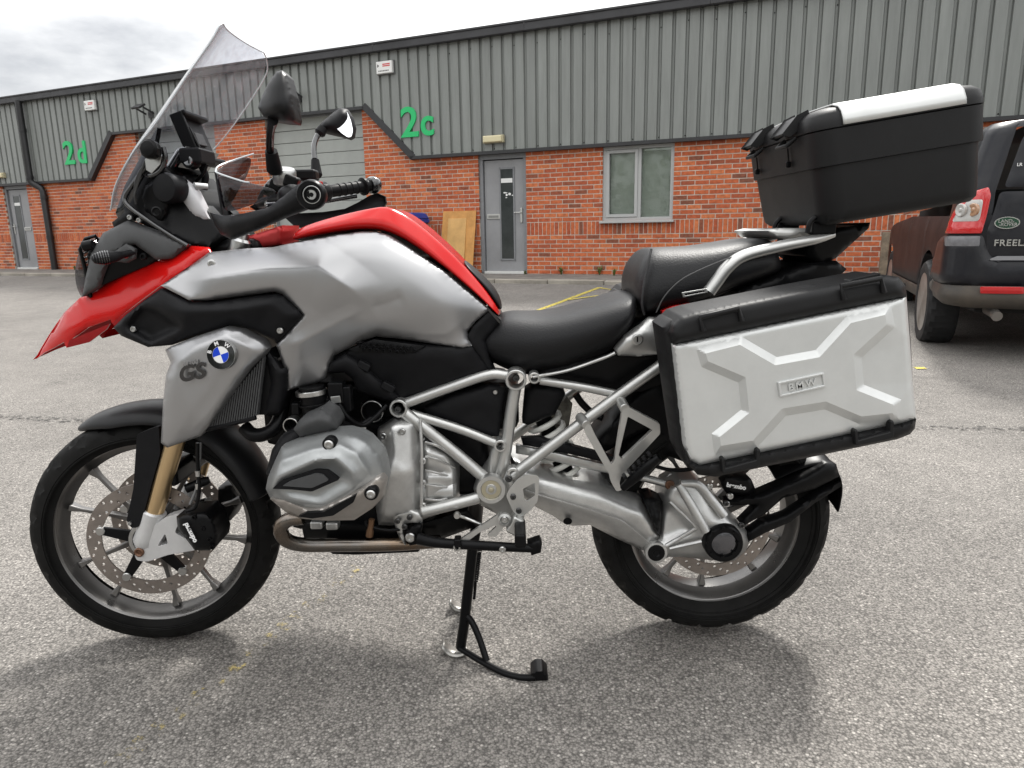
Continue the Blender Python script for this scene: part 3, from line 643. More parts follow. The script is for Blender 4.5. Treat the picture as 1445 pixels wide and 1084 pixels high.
# ---- bulkhead lamps over the doors, not lit
BLK = mat('bulkhead_cream', (.62, .56, .36), .35)
def bulkhead(u, z, label):
    r = box('bulkhead_lamp', (0, 0, 0), (.40, .07, .13), mat('lamp_base', (.42, .38, .25), .5), None, bevel=.01); r.matrix_world = Matrix.Translation(bl(u, -.13, z)) @ Matrix.Rotation(WALL_A, 4, 'Z')
    box('diffuser', (0, -.045, 0), (.36, .06, .11), BLK, r, bevel=.02, seg=3)
    tag(r, label, 'lamp', 'bulkhead lamps')
bulkhead(-5.64, 2.33, 'cream bulkhead lamp above the grey door by the window'); bulkhead(-19.50, 2.345, 'cream bulkhead lamp at far left above the distant grey door')
FLB = mat('floodlight_black', (.02, .02, .021), .5)
def flood(u, z, label):
    r = empty('floodlight', bl(u, -.1, z), WALL_A)
    box('lamp_head', (0, -.30, .07), (.24, .20, .045), FLB, r, rot=Matrix.Rotation(.5, 3, 'X'), bevel=.008)
    box('lens', (0, -.305, .045), (.20, .16, .008), mat('flood_lens', (.3, .3, .3), .2), r, rot=Matrix.Rotation(.5, 3, 'X'), bevel=0)
    for x in (-.12, .12): box('bracket', (x, -.15, .0), (.012, .28, .04), FLB, r, rot=Matrix.Rotation(-.35, 3, 'X'), bevel=.002)
    box('wall_plate', (0, -.0, -.06), (.14, .03, .14), FLB, r)
    tag(r, label, 'floodlight', 'floodlights on the cladding')
flood(-9.88, 3.42, 'black floodlight beside the near mirror, over the shutter door'); flood(-13.95, 3.44, 'black floodlight left of the windscreen on the cladding')
# ---- things along the wall
PLY = mat('plywood', (.55, .27, .075), .65, noise=.22, nscale=6); PLY2 = mat('plywood_pale', (.58, .34, .12), .65, noise=.18, nscale=5)
def leaning(name, u0, u1, h, foot, mt, label, skew=0, th=.018, off=0):
    V = [bl(u0+skew, -foot-off, .0), bl(u1+skew, -foot-off, .0), bl(u1, -.03-off, h), bl(u0, -.03-off, h)]; dn = (Nn*.9+Vector((0, 0, .3))).normalized()*th
    V = V+[v+dn for v in V]
    return tag(mk(name, V, [(0, 1, 2, 3), (4, 7, 6, 5), (0, 4, 5, 1), (1, 5, 6, 2), (2, 6, 7, 3), (3, 7, 4, 0)], mt, bevel=.002), label, 'board')
leaning('plywood_board', -6.76, -6.07, 1.13, .22, PLY, 'wide orange plywood board leaning on the wall by the grey door', skew=-.02)
leaning('plywood_offcut', -6.64, -6.26, 1.0, .22, PLY2, 'narrow paler offcut leaning on the wide plywood board', skew=-.0, off=.03)
BINB = mat('bin_blue', (.012, .045, .28), .45); BIND = mat('bin_dark', (.015, .02, .05), .5)
bn = empty('wheelie_bin', bl(-7.27, -.42, 0), WALL_A)
def frustum(name, z0, w0, d0, z1, w1, d1, mt, par, bev=.02):
    V = [(x*w/2, y*d/2, z) for z, w, d in ((z0, w0, d0), (z1, w1, d1)) for x, y in ((-1, -1), (1, -1), (1, 1), (-1, 1))]
    return mk(name, V, [(0, 1, 2, 3), (7, 6, 5, 4), (0, 4, 5, 1), (1, 5, 6, 2), (2, 6, 7, 3), (3, 7, 4, 0)], mt, par, bevel=bev)
frustum('bin_body', .06, .40, .45, .95, .50, .56, BIND, bn); frustum('bin_rim', .93, .54, .60, 1.0, .55, .61, BINB, bn); frustum('bin_lid', 1.0, .56, .62, 1.11, .46, .5, BINB, bn, .03)
for x in (-.16, .16): box('lid_rib', (x, 0, 1.10), (.05, .44, .03), BINB, bn, bevel=.01)
for x in (-.2, .2): lathe('wheel', [(.08, 0), (.1, .01), (.1, .04), (.08, .05)], (x-.025, .24, .1), (1, 0, 0), BIND, bn)
tag(bn, 'blue lidded bin against the brick wall beside the plywood', 'bin')
WOOD = mat('weathered_wood', (.20, .155, .11), .85, noise=.5, nscale=9, bump=.4)
pst = box('wooden_post', (0, 0, 0), (.13, .12, .66), WOOD, None, bevel=.006); pst.matrix_world = Matrix.Translation(bl(.59, -.55, .33)) @ Matrix.Rotation(WALL_A, 4, 'Z')
tag(pst, 'weathered wooden post by the brick wall behind the dark car', 'post')
mb = box('meter_box', (0, 0, 0), (.34, .2, .16), mat('grey_box', (.06, .065, .07), .5), None, bevel=.01); mb.matrix_world = Matrix.Translation(bl(.86, -.5, .53)) @ Matrix.Rotation(WALL_A, 4, 'Z')
tag(mb, 'small dark grey box beside the wooden post', 'box')
# ---- weeds at the foot of the wall
LEAF = mat('weed_green', (.11, .15, .035), .7, noise=.4, nscale=12)
def weed(u, d, h, label, nl=16):
    V, F = [], []; rnd = random.Random(int(u*100))
    for i in range(nl):
        a = rnd.uniform(0, 6.28); l = h*rnd.uniform(.5, 1.1); sp = rnd.uniform(.2, .9)*h*.7; w = rnd.uniform(.012, .022); dx, dy = math.cos(a), math.sin(a); k = len(V)
        for t in (0, .4, .75, 1): 
            ww = w*(1-t)*(.6+1.5*t)+.001; c = Vector((dx*sp*t*t, dy*sp*t*t, l*t*(1.15-.25*t)))
            V += [c+Vector((-dy*ww, dx*ww, 0)), c-Vector((-dy*ww, dx*ww, 0))]
        F += [(k+2*j, k+2*j+2, k+2*j+3, k+2*j+1) for j in range(3)]
    o = mk('weed', V, F, LEAF, None, angle=180); o.location = bl(u, -d, 0); tag(o, label, 'weed', 'weeds at the foot of the wall')
weed(-4.42, .05, .17, 'tallest green weed at the wall foot between door and window'); weed(-3.72, .05, .19, 'green weed at the wall foot under the window'); weed(-5.08, .12, .08, 'small tuft of weed by the door threshold')
weed(-3.42, .2, .12, 'small pale weed right of the one under the window'); weed(-17.2, .1, .12, 'green tuft at the wall foot right of the downpipe')

# ---- belt of trees across the yard behind the viewer (mirrored in the car's tailgate)
FOL = mat('foliage', (.045, .07, .022), .8, noise=.5, nscale=.6)
rnd = random.Random(3); V, F = [], []
for i in range(46):
    cu, cdp, hh = -46+i*2+rnd.uniform(-.6, .6), -20+rnd.uniform(-2, 2), rnd.uniform(4.5, 7.5); c = yard(cu, cdp, 0)
    for k in range(260):
        a, z, r_ = rnd.uniform(0, 6.28), rnd.random(), rnd.uniform(.55, 1)
        w = 1.9*(math.sin(math.pi*min(1, .12+z*.88))**.6)*r_; p = c+Vector((w*math.cos(a), w*math.sin(a), hh*z)); s_ = rnd.uniform(.18, .38); q = len(V)
        d1 = Vector((rnd.uniform(-1, 1), rnd.uniform(-1, 1), rnd.uniform(-.6, .6))).normalized()*s_; d2 = d1.cross(Vector((rnd.uniform(-1, 1), rnd.uniform(-1, 1), 1))).normalized()*s_*.7
        V += [p-d1, p+d2, p+d1, p-d2]; F.append((q, q+1, q+2, q+3))
tag(mk('tree_belt', V, F, FOL, None, angle=None), 'belt of green trees on the far side of the yard', 'trees', kind='stuff')

# ------------------------------------------------------------------ parked car
CAR_A = math.radians(-21.5)
CN = Vector((-math.sin(CAR_A), math.cos(CAR_A), 0)); CT = Vector((math.cos(CAR_A), math.sin(CAR_A), 0))
CO = Vector((3.60, 4.30, 0))-CN*.92-CT*.075; CO.z = road_z((CO-E0).dot(Nn))+.005
car = empty('parked_car', CO, CAR_A)
tag(car, 'dark off-road car parked by the building, rear corner in view', 'car')
CW, CL = 1.88, 4.45
def cprof(z):           # inset of the body skin at height z
    P = [(.2, .10), (.38, .03), (.55, .0), (.72, .005), (.95, .01), (1.05, .03), (1.22, .05), (1.68, .19), (1.72, .26), (1.76, .6)]
    if z <= P[0][0]: return P[0][1]
    for (a, i), (b, j) in zip(P, P[1:]):
        if z <= b: return i+(j-i)*(z-a)/(b-a)
    return P[-1][1]
def carpt(s, z, d, R=.16):
    """s: distance along the plan outline from the rear-left corner (negative up the left side, positive across the rear); z height; d outwards"""
    if s > 0: s = s*.6 if s < .285 else s-.114
    t = cprof(z)-d; rear_t = t*(.62 if z > 1.0 else 1.0); side_t = t
    x0, y0 = side_t, rear_t; arc = math.pi*R/2
    if s < -arc/2: x, y, = 0., R+(-s-arc/2)
    elif s > arc/2: x, y = R+(s-arc/2), 0.
    else:
        q = (s+arc/2)/arc*math.pi/2; x, y = R-R*math.cos(q), R-R*math.sin(q)
    k = 1-min(1, max(0, y/2.)); k2 = 1-min(1, max(0, x/CW))
    if y > 3.6: x += (y-3.6)**2*.22
    xx = x+x0*(1 if x < CW/2 else 0); yy = y+y0*max(0, 1-y/3.)
    return Vector((xx, yy, z))
CPAINT = mat('car_paint_black', (.006, .0065, .010), .30, spec=.25, coat=.12, noise=.3, nscale=3, dirt=(.02, .02, .022))
CLOW = mat('car_plastic_dirty', (.022, .021, .02), .55, noise=.7, nscale=2.2, dirt=(.10, .08, .06)); CGL = mat('car_glass', (.018, .02, .02), .05, spec=.8)
CGLT = mat('car_glass_seen_through', (.23, .29, .26), .12)
def sm(s): return s
def cpanel(name, o, mt, d=0., par=None, roll=.008, step=.05, th=.03, rad=.03, lines=(), it=2):
    return relief(name, [(s, z, d) for s, z in o], mt, par or car, th=0.001, roll=-roll, rollpx=.03, step=step, it=it, mapf=carpt, rad=rad, lines=lines, thdir=(.02, .02, 0), angle=60)
arch = lambda c, r, a0, a1, n=10: [(-(c)+r*math.cos(math.radians(a0+(a1-a0)*i/n)), .36+r*math.sin(math.radians(a0+(a1-a0)*i/n))) for i in range(n+1)]
# arcs are measured along the left side: s = -(y) roughly, the corner takes about 0.1 m off
off = .16-math.pi*.16/4
YR, YF = .92-off, 3.58-off
body = cpanel('car_body', [(CW-.1, .74), (CW-.1, 1.06), (.36, 1.06), (-.15, 1.06), (-2.2, 1.08), (-3.4, 1.02), (-4.0, .95), (-4.2, .6), (-4.0, .45)]+arch(YF, .43, 170, 10)+[(-3.05+off, .42), (-1.5+off, .42)]+arch(YR, .43, 172, 62)+[(-.42, .74), (.0, .70)], mat('car_paint_muted', (.014, .014, .016), .4, spec=.14, noise=.3, nscale=3), it=1, rad=0)  # separate body paint, specular cut to hold down the brick reflection
cpanel('quarter_panel', [(.30, 1.0), (.26, 1.24), (.20, 1.70), (-.20, 1.70), (-.28, 1.24), (-.30, 1.0)], CPAINT, -.004)
cpanel('roof_panel', [(CW-.3, 1.66), (CW-.3, 1.755), (-3., 1.755), (-2.6, 1.66), (-.2, 1.66)], CPAINT, -.002, rad=0)
mk('roof_top', [(.6, .35, 1.756), (CW-.6, .35, 1.756), (CW-.6, 2.9, 1.75), (.6, 2.9, 1.75), (CW-.5, 4.3, .95), (.5, 4.3, .95)], [(0, 1, 2, 3), (3, 2, 4, 5)], CPAINT, car)
cpanel('side_window', [(-.34, 1.20), (-.26, 1.62), (-1.0, 1.64), (-1.05, 1.14)], CGL, .0, rad=.05)
cpanel('side_window', [(-1.12, 1.14), (-1.07, 1.64), (-1.95, 1.64), (-1.98, 1.12)], CGL, .0, rad=.03)
cpanel('side_window', [(-2.06, 1.12), (-2.03, 1.64), (-2.6, 1.62), (-3.05, 1.1)], CGL, .0, rad=.03)
hatch = cpanel('tailgate', [(CW-.35, .74), (CW-.35, 1.22), (.31, 1.22), (.295, .95), (.31, .78), (.36, .74)], CPAINT, .012, roll=.012)
rw = cpanel('rear_window', [(CW-.4, 1.235), (CW-.5, 1.64), (.33, 1.66), (.30, 1.58), (.315, 1.25)], CPAINT, .002, roll=.012)
cpanel('rear_pane', [(CW-.5, 1.27), (CW-.55, 1.6), (.62, 1.60), (.52, 1.52), (.47, 1.34), (.52, 1.27)], CGLT, .016, par=rw, rad=.06)
bump_ = cpanel('rear_bumper', [(CW-.1, .56), (CW-.1, .76), (.42, .745), (.34, .77), (.30, .86), (.28, .92), (-.20, .92), (-.36, .90), (-.52, .74), (-.54, .58), (-.42, .57)], CPAINT, .025, roll=.02)
low = cpanel('bumper_lower', [(CW-.1, .37), (CW-.1, .555), (-.44, .565), (-.54, .575), (-.50, .48), (-.36, .43), (.2, .40)], CLOW, .03, roll=.03)
cpanel('bumper_step', [(.28, .845), (.275, .915), (-.12, .915), (-.08, .845)], mat('grey_step', (.16, .16, .17), .4, noise=.3), .034, par=bump_, rad=.01)
LENS = mat('lamp_red', (.50, .006, .008), .12, coat=1.); LCLR = mat('lamp_clear', (.45, .44, .42), .15, coat=1.); LAMB = mat('lamp_amber', (.42, .24, .14), .2, coat=1.)
tl = cpanel('tail_lamp', [(.27, .935), (.262, 1.20), (.21, 1.255), (.03, 1.22), (-.11, 1.07), (-.17, .935)], LENS, .02, rad=.02, step=.03)
cpanel('clear_lens', [(.22, 1.02), (.21, 1.17), (.05, 1.17), (-.04, 1.07), (-.06, 1.02)], LCLR, .026, par=tl, step=.02, roll=.004)
for s, mt_ in ((.015, LCLR), (.15, LAMB)):
    c = carpt(s, 1.10, .05); nrm = (carpt(s, 1.10, .06)-c).normalized()
    lathe('lamp_bowl', [(.044, -.03), (.046, -.012), (.040, -.008), (.018, -.014), (.010, -.004)], c, nrm, mt_, tl)
cpanel('reflector', [(.335, .51), (.335, .56), (.60, .56), (.60, .51)], LENS, .045, rad=.01, step=.02, roll=.004)
cpanel('hatch_trim', [(CW-.4, .745), (CW-.4, .775), (.40, .775), (.36, .755), (.36, .745)], mat('satin_trim', (.22, .22, .23), .35), .035, rad=.005)
# badges
def rearM(s, z, d): return carpt(s, z, d)
CH = mat('chrome', (.75, .75, .74), .15, metal=1.)
bc = rearM(.425, 1.005, .03); xd = Vector((1, 0, 0))
GRN = mat('badge_green', (.01, .05, .025), .3)
ov = lambda r1, r2, y: [(bc.x+r1*math.cos(q*math.pi/16), bc.y-y, bc.z+r2*math.sin(q*math.pi/16)) for q in range(32)]
badge = mk('oval_badge', ov(.078, .042, .0)+ov(.078, .042, .008), [tuple(range(32, 64))]+[(i, (i+1) % 32, 32+(i+1) % 32, 32+i) for i in range(32)], CH, car)
mk('badge_field', ov(.070, .036, .010), [tuple(range(32))], GRN, badge, angle=None)
text('badge_text', 'LAND-', bc+Vector((-.008, -.0125, .011)), xd, (0, 0, 1), .032, .001, CH, badge, bold=.0006); text('badge_text', '-ROVER', bc+Vector((.006, -.0125, -.013)), xd, (0, 0, 1), .032, .001, CH, badge, bold=.0006)
text('model_text', 'FREELANDER 2', rearM(.375, .865, .036)+Vector((0, 0, 0)), xd, (0, 0, 1), .062, .003, CH, car, align='LEFT', spacing=1.12, bold=.0012)
text('window_mark', 'LR', rearM(.375, 1.40, .018), xd, (0, 0, 1), .03, .0008, STICK, rw, bold=.0005)
# wheels
TYRE = mat('rubber', (.010, .010, .011), .75, noise=.4, nscale=8, bump=.3, bscale=90); ALLOY = mat('alloy_dirty', (.42, .41, .39), .4, metal=.8, noise=.4, nscale=4, dirt=(.2, .17, .14))
def carwheel(x, y):
    w = empty('wheel', (x, y, .355), 0, car)
    n = 84; prof_ = [(.245, .0), (.29, -.012), (.33, -.004), (.352, .02), (.36, .05), (.362, .11), (.36, .17), (.352, .2), (.33, .224), (.245, .22)]
    V, F = [], []
    for i in range(n):
        a = 2*math.pi*i/n
        for j, (r, t) in enumerate(prof_):
            rr = r-(.012 if 3 <= j <= 6 and (i+2*(j % 2)) % 4 == 0 else 0)
            V.append((t, rr*math.cos(a), rr*math.sin(a)))
    K = len(prof_)
    for i in range(n):
        for j in range(K-1): F.append((i*K+j, i*K+j+1, ((i+1) % n)*K+j+1, ((i+1) % n)*K+j))
    mk('tyre', V, F, TYRE, w, angle=28)
    lathe('rim', [(.245, -.002), (.235, .0), (.225, .02), (.215, .09), (.05, .09), (.05, .2)], (0, 0, 0), (1, 0, 0), ALLOY, w, n=48)
    for k in range(5):
        a = 2*math.pi*k/5+.3; d = Vector((0, math.cos(a), math.sin(a))); s = Vector((0, -math.sin(a), math.cos(a)))
        V = [d*r+s*ww+Vector((t, 0, 0)) for t in (.015, .07) for r, ww in ((.03, -.03), (.23, -.035), (.23, .035), (.03, .03))]
        mk('spoke', V, [(0, 1, 2, 3), (4, 7, 6, 5), (0, 4, 5, 1), (1, 5, 6, 2), (2, 6, 7, 3), (3, 7, 4, 0)], ALLOY, w, bevel=.008)
    lathe('hub_cap', [(.05, .0), (.05, .02)], (.0, 0, 0), (1, 0, 0), CLOW, w)
    return w
carwheel(.0, .92); carwheel(.03, 3.58); carwheel(CW-.24, .92); carwheel(CW-.24, 3.58)
box('underbody', (CW/2, 2.2, .52), (CW-.5, 3.9, .36), mat('under_black', (.012, .012, .012), .9), car, bevel=.02)
for y in (.92, 3.58): box('wheel_well', (CW/2, y, .62), (CW-.24, .88, .5), MATS['under_black'], car, bevel=.02)
box('cabin_dark', (CW/2, 1.9, 1.0), (CW-.5, 3.0, .5), MATS['under_black'], car, bevel=.02)
cpanel('sill_trim', [(-1.25+off, .36), (-1.25+off, .47), (-3.2+off, .47), (-3.2+off, .36)], CLOW, .02, rad=.02)
for s in (-1.08, -2.02): cpanel('door_gap', [(s, .48), (s-.012, .48), (s-.012, 1.05), (s, 1.05)], MATS['under_black'], .012, rad=0, step=.02, roll=0)
tube('exhaust_tip', [(.34, .35, .37), (.34, .06, .36), (.345, -.02, .345)], .036, mat('dull_steel', (.30, .28, .26), .4, metal=.9), car)
box('tow_bracket', (.75, .15, .40), (.35, .1, .06), mat('galvanised', (.28, .28, .28), .5), car)

# ------------------------------------------------------------------ motorcycle
bike = tag(empty('motorcycle'), 'red and silver adventure touring motorcycle with luggage cases on its centre stand', 'motorcycle')
SIL = mat('satin_silver_paint', (.37, .37, .375), .36, metal=.88)
FRM = mat('frame_silver', (.52, .52, .505), .34, metal=.8, noise=.08, nscale=30)
CAST = mat('cast_aluminium', (.56, .56, .55), .36, metal=.85, noise=.12, nscale=30, bump=.16, bscale=330)
VALV = mat('valve_cover_grey', (.33, .34, .34), .36, metal=.65, noise=.08, nscale=40)
CHAMP = mat('champagne_guard', (.45, .42, .39), .36, metal=.75, noise=.08, nscale=30)
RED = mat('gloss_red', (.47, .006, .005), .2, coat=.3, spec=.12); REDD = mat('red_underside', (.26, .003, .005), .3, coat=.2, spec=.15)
PL = mat('black_plastic', (.0085, .0085, .0095), .46, spec=.13, noise=.2, nscale=25, bump=.12, bscale=900)
BLKS = mat('satin_black', (.0045, .0045, .005), .34, spec=.14, noise=.2, nscale=12)
GLB = mat('gloss_black', (.006, .006, .007), .10, coat=1.)
DKG = mat('grey_plastic', (.060, .061, .062), .55, spec=.2, noise=.08, nscale=30, bump=.15, bscale=900)
GOLD = mat('gold_anodised', (.62, .45, .25), .28, metal=.9); WHT = mat('silver_lug', (.60, .60, .60), .36, metal=.45, noise=.08, nscale=30)
RIMM = mat('rim_grey', (.19, .185, .18), .28, metal=.85, noise=.18, nscale=8)
DISC = mat('disc_steel', (.29, .255, .23), .42, metal=.85, noise=.25, nscale=14)
SEATM = mat('seat_vinyl', (.010, .010, .011), .44, spec=.24, noise=.12, nscale=10, bump=.35, bscale=260); SEATS = mat('seat_side_vinyl', (.012, .012, .013), .58, bump=.3, bscale=500)
PANW = mat('case_silver', (.60, .61, .60), .38, metal=.45, noise=.08, nscale=9); BOLT = mat('bolt_steel', (.5, .5, .49), .3, metal=1.)
PIPEM = mat('header_pipe', (.15, .14, .13), .24, metal=1., noise=.6, nscale=7, dirt=(.20, .13, .075)); SPRW = mat('spring_white', (.66, .66, .62), .4)
BRUB = mat('tyre_rubber', (.0085, .0083, .008), .6, spec=.12, noise=.35, nscale=14, bump=.15, bscale=300)
def P3(l): return [bp(*p) for p in l]
def bolt(u, v, y, r=.008, par=None, mt=None, h=.006, axis=(0, -1, 0)):
    c = bp(u, v, y); ax = Vector(axis)
    o = lathe('bolt', [(r*.9, -.004), (r, 0), (r, h*.7), (r*.8, h), (r*.5, h), (r*.45, h*.3)], c, ax, mt or BOLT, par or bike, n=18)
    return o
def collar(name, u, v, y, ro, ri, L, mt, par=None):
    c = bp(u, v, y); return ring(name, c, (0, 1, 0), ro, ri, L, mt, par or bike)
def body(name, rows, mt, par=None, sub=2, under=True):
    """closed symmetric body: rows run along the length from lower edge to centre line, each point (u, v, y)"""
    R = [P3(r) for r in rows]; n = len(R[0]); rings = []
    for i in range(n):
        h = [r[i] for r in R]; mr_ = [Vector((p.x, -p.y, p.z)) for p in reversed(h[:-1])]
        rings.append(h+mr_)
    return grid(name, rings, mt, par or bike, sub=sub, closed=True, cap=True)
def offset_poly(pts, d):
    n = len(pts); out = []; A = sum(pts[i][0]*pts[(i+1) % n][1]-pts[(i+1) % n][0]*pts[i][1] for i in range(n)); s = 1 if A > 0 else -1
    for i in range(n):
        p, a, b = np.array(pts[i][:2], float), np.array(pts[i-1][:2], float), np.array(pts[(i+1) % n][:2], float)
        e1 = (p-a)/np.linalg.norm(p-a); e2 = (b-p)/np.linalg.norm(b-p); n1 = np.array([-e1[1], e1[0]])*s; n2 = np.array([-e2[1], e2[0]])*s
        m_ = n1+n2; m_ /= max(np.linalg.norm(m_), .3); out.append(tuple(p+m_*d/max(.45, m_@n1)))
    return out
# ---- wheels
def bike_wheel(name, c, Ro, W, Rr, Wr, rot, nsp, a0, tilt=0., tread=True):
    n = 180; h = W/2
    prof_ = [(Rr-.004, -Wr/2), (Rr+.012, -Wr/2-.004), (Rr+.030, -h*.93), (Ro-.055, -h), (Ro-.030, -h*.94), (Ro-.017, -h*.80), (Ro-.008, -h*.58), (Ro-.002, -h*.3), (Ro, 0)]
    prof_ = prof_+[(r, -y) for r, y in reversed(prof_[:-1])]; K = len(prof_); V, F = [], []
    for i in range(n):
        a = 2*math.pi*i/n
        for j, (r, y) in enumerate(prof_):
            if 4 <= j <= K-5 and tread:
                ph = (i/n*22.5+abs(y)/h*.8) % 1
                if ph < .24 and abs(y) > h*.08: r -= (.010 if 5 <= j <= K-6 else .005)
            V.append((r*math.cos(a), y, r*math.sin(a)))
    for i in range(n):
        for j in range(K-1): F.append((i*K+j, ((i+1) % n)*K+j, ((i+1) % n)*K+j+1, i*K+j+1))
    w = lathe(name, [(Rr+.010, -Wr/2-.003), (Rr+.014, -Wr/2), (Rr+.006, -Wr/2+.006), (Rr-.004, -Wr/2+.012), (Rr-.010, -Wr/2+.03), (Rr-.024, -Wr/2+.042), (Rr-.026, 0), (Rr-.024, Wr/2-.042), (Rr-.010, Wr/2-.03), (Rr-.004, Wr/2-.012), (Rr+.006, Wr/2-.006), (Rr+.014, Wr/2), (Rr+.010, Wr/2+.003), (Rr-.002, Wr/2-.01), (Rr-.004, 0), (Rr-.002, -Wr/2+.01)], (0, 0, 0), (0, 1, 0), RIMM, bike, n=96, closed=True)
    w.location = c; w.rotation_euler = (tilt, 0, rot)
    mk('tyre', V, F, BRUB, w, angle=30)
    for rr, yy in ((Rr+.024, -h*.90), (Ro-.052, -h*1.0), (Ro-.047, -h*.99)): lathe('sidewall_bead', [(rr-.0012, -.0012), (rr, -.002), (rr+.0012, -.0012), (rr+.0012, .002), (rr-.0012, .002)], (0, yy, 0), (0, 1, 0), BRUB, w, n=96, closed=True)
    lathe('hub', [(.028, -.07), (.045, -.062), (.048, -.03), (.036, -.015), (.036, .015), (.048, .03), (.045, .062), (.028, .07)], (0, 0, 0), (0, 1, 0), RIMM, w, n=32)
    for k in range(nsp):
        a = math.radians(a0+360/nsp*k+(3 if k % 2 else -3)); d = Vector((math.cos(a), 0, math.sin(a))); s = Vector((-math.sin(a), 0, math.cos(a)))
        V = []
        for r, wd, t, y in ((.034, .010, .012, -.018 if k % 2 else .018), (Rr*.5, .0055, .010, -.012 if k % 2 else .012), (Rr-.05, .005, .009, 0), (Rr-.022, .010, .015, 0)):
            V += [d*r+s*wd+Vector((0, y-t, 0)), d*r-s*wd+Vector((0, y-t, 0)), d*r-s*wd+Vector((0, y+t, 0)), d*r+s*wd+Vector((0, y+t, 0))]
        mk('spoke', V, [(j*4+i, j*4+(i+1) % 4, j*4+4+(i+1) % 4, j*4+4+i) for j in range(3) for i in range(4)]+[(3, 2, 1, 0), (12, 13, 14, 15)], RIMM, w, bevel=.003)
    return w
def brake_disc(par, y, ro, ri, carrier, narm, nh=54):
    holes = [[(ri*math.cos(-2*math.pi*i/48), ri*math.sin(-2*math.pi*i/48)) for i in range(48)]]
    for k in range(nh):
        a = 2*math.pi*k/nh; r = ri+(ro-ri)*(.22, .5, .78)[k % 3]; holes.append(circ((r*math.cos(a), r*math.sin(a)), .0042, 8))
    d = plate('brake_disc', [(ro*math.cos(2*math.pi*i/72), ro*math.sin(2*math.pi*i/72)) for i in range(72)], y, .005, DISC, par, holes=holes, bevel=0, mapf=lambda a, b, q: Vector((a, q, b)))
    if carrier:
        for k in range(narm):
            a = 2*math.pi*k/narm+.35; dr = Vector((math.cos(a), 0, math.sin(a))); s = Vector((-math.sin(a), 0, math.cos(a)))
            V = [dr*r+s*w_+Vector((0, y+t, 0)) for t in (-.004, .006) for r, w_ in ((.04, -.016), (ri+.006, -.010), (ri+.006, .010), (.04, .016))]
            mk('carrier_arm', V, [(0, 1, 2, 3), (4, 7, 6, 5), (0, 4, 5, 1), (1, 5, 6, 2), (2, 6, 7, 3), (3, 7, 4, 0)], BLKS, par, bevel=.002)
            lathe('disc_button', [(.010, -.008), (.0115, -.006), (.0115, .008)], dr*(ri+.002)+Vector((0, y, 0)), (0, 1, 0), BOLT, par, n=16)
        ring('carrier_ring', (0, y-.003, 0), (0, 1, 0), .052, .030, .008, BLKS, par)
STEER = math.radians(7)
FW_C = bp(227, 752, 0); FW_C.z = .322
fw = bike_wheel('front_wheel', FW_C, .3155, .120, .250, .088, STEER, 10, 20, 0.)
brake_disc(fw, -.078, .1525, .116, True, 5); brake_disc(fw, .073, .1525, .116, True, 5)
ring('abs_ring', (0, -.084, 0), (0, 1, 0), .050, .040, .004, BOLT, fw)
RW_C = bp(998, 738, 0); RW_C.z = .334
rwh = bike_wheel('rear_wheel', RW_C, .3135, .170, .226, .13, 0, 10, -90)
brake_disc(rwh, -.085, .138, .105, False, 5, 48)
# ---- front fork and mudguard
for s in (-1, 1):
    a, b, c, d = bp(302, 440, -.105), bp(241, 634, -.105), bp(217, 726, -.105), bp(204, 768, -.105)
    if s > 0: a, b, c, d = [Vector((p.x+.012, -p.y, p.z)) for p in (a, b, c, d)]
    fl = cyl('fork_tube', a, c, .0225, GOLD, bike, n=28)
    lathe('fork_lug', [(.024, -.004), (.029, 0), (.029, .07), (.030, .085), (.022, .1)], c-(d-c).normalized()*.008, d-c, WHT, fl, n=28)
    yy = -.135 if s < 0 else .09
lug = plate('axle_lug', [(189, 778), (204, 752), (232, 731), (252, 725), (256, 731), (246, 752), (270, 764), (279, 776), (238, 783), (208, 793), (192, 791)], -.128, .035, WHT, bike, holes=[[(233, 753), (237, 768), (222, 771)]], bevel=.004, rad=5)
lathe('axle_bolt', [(.012, 0), (.012, .004), (.009, .006), (.006, .004), (.005, .002)], bp(197, 779, -.128), (0, -1, 0), mat('rusty_bolt', (.15, .08, .05), .5, metal=.7), lug)
fb = plate('mudguard_stay', [(193, 613), (224, 601), (226, 640), (212, 690), (201, 731), (196, 744), (186, 746), (178, 736), (188, 690)], lambda u, v: -.118-.012*((v-600)/145), .02, PL, bike, bevel=.005, rad=5)
bolt(184, 738, -.131, .005, fb)
def fender(name, px, half, mt):
    """mudguard: centre-line points (u, v); swept arched section"""
    C = [bp(u, v, 0) for u, v in px]; C = cat(C, 4); rows = []
    for i, p in enumerate(C):
        f = i/(len(C)-1); t = (C[min(i+1, len(C)-1)]-C[max(0, i-1)]).normalized(); nrm = Vector((-t.z, 0, t.x)); nrm = nrm if nrm.z > 0 else -nrm
        h = half(f); row = []
        for k in range(9):
            a = math.pi*(k/8); y = -h*math.cos(a); row.append(p+Vector((0, y, 0))-nrm*(h*.55*(1-math.sin(a)**.8)))
        rows.append(row)
    return grid(name, rows, mt, bike, sub=1, solid=.006)
fen = fender('front_mudguard', [(113, 602), (140, 583), (180, 570), (228, 566), (275, 575), (320, 598), (355, 632), (378, 668), (386, 690)], lambda f: .016+.064*min(1, f*4.5)**.7-.012*max(0, f-.75)*4*.5, mat('mudguard_black', (.012, .012, .013), .40, spec=.25, noise=.12, nscale=20))
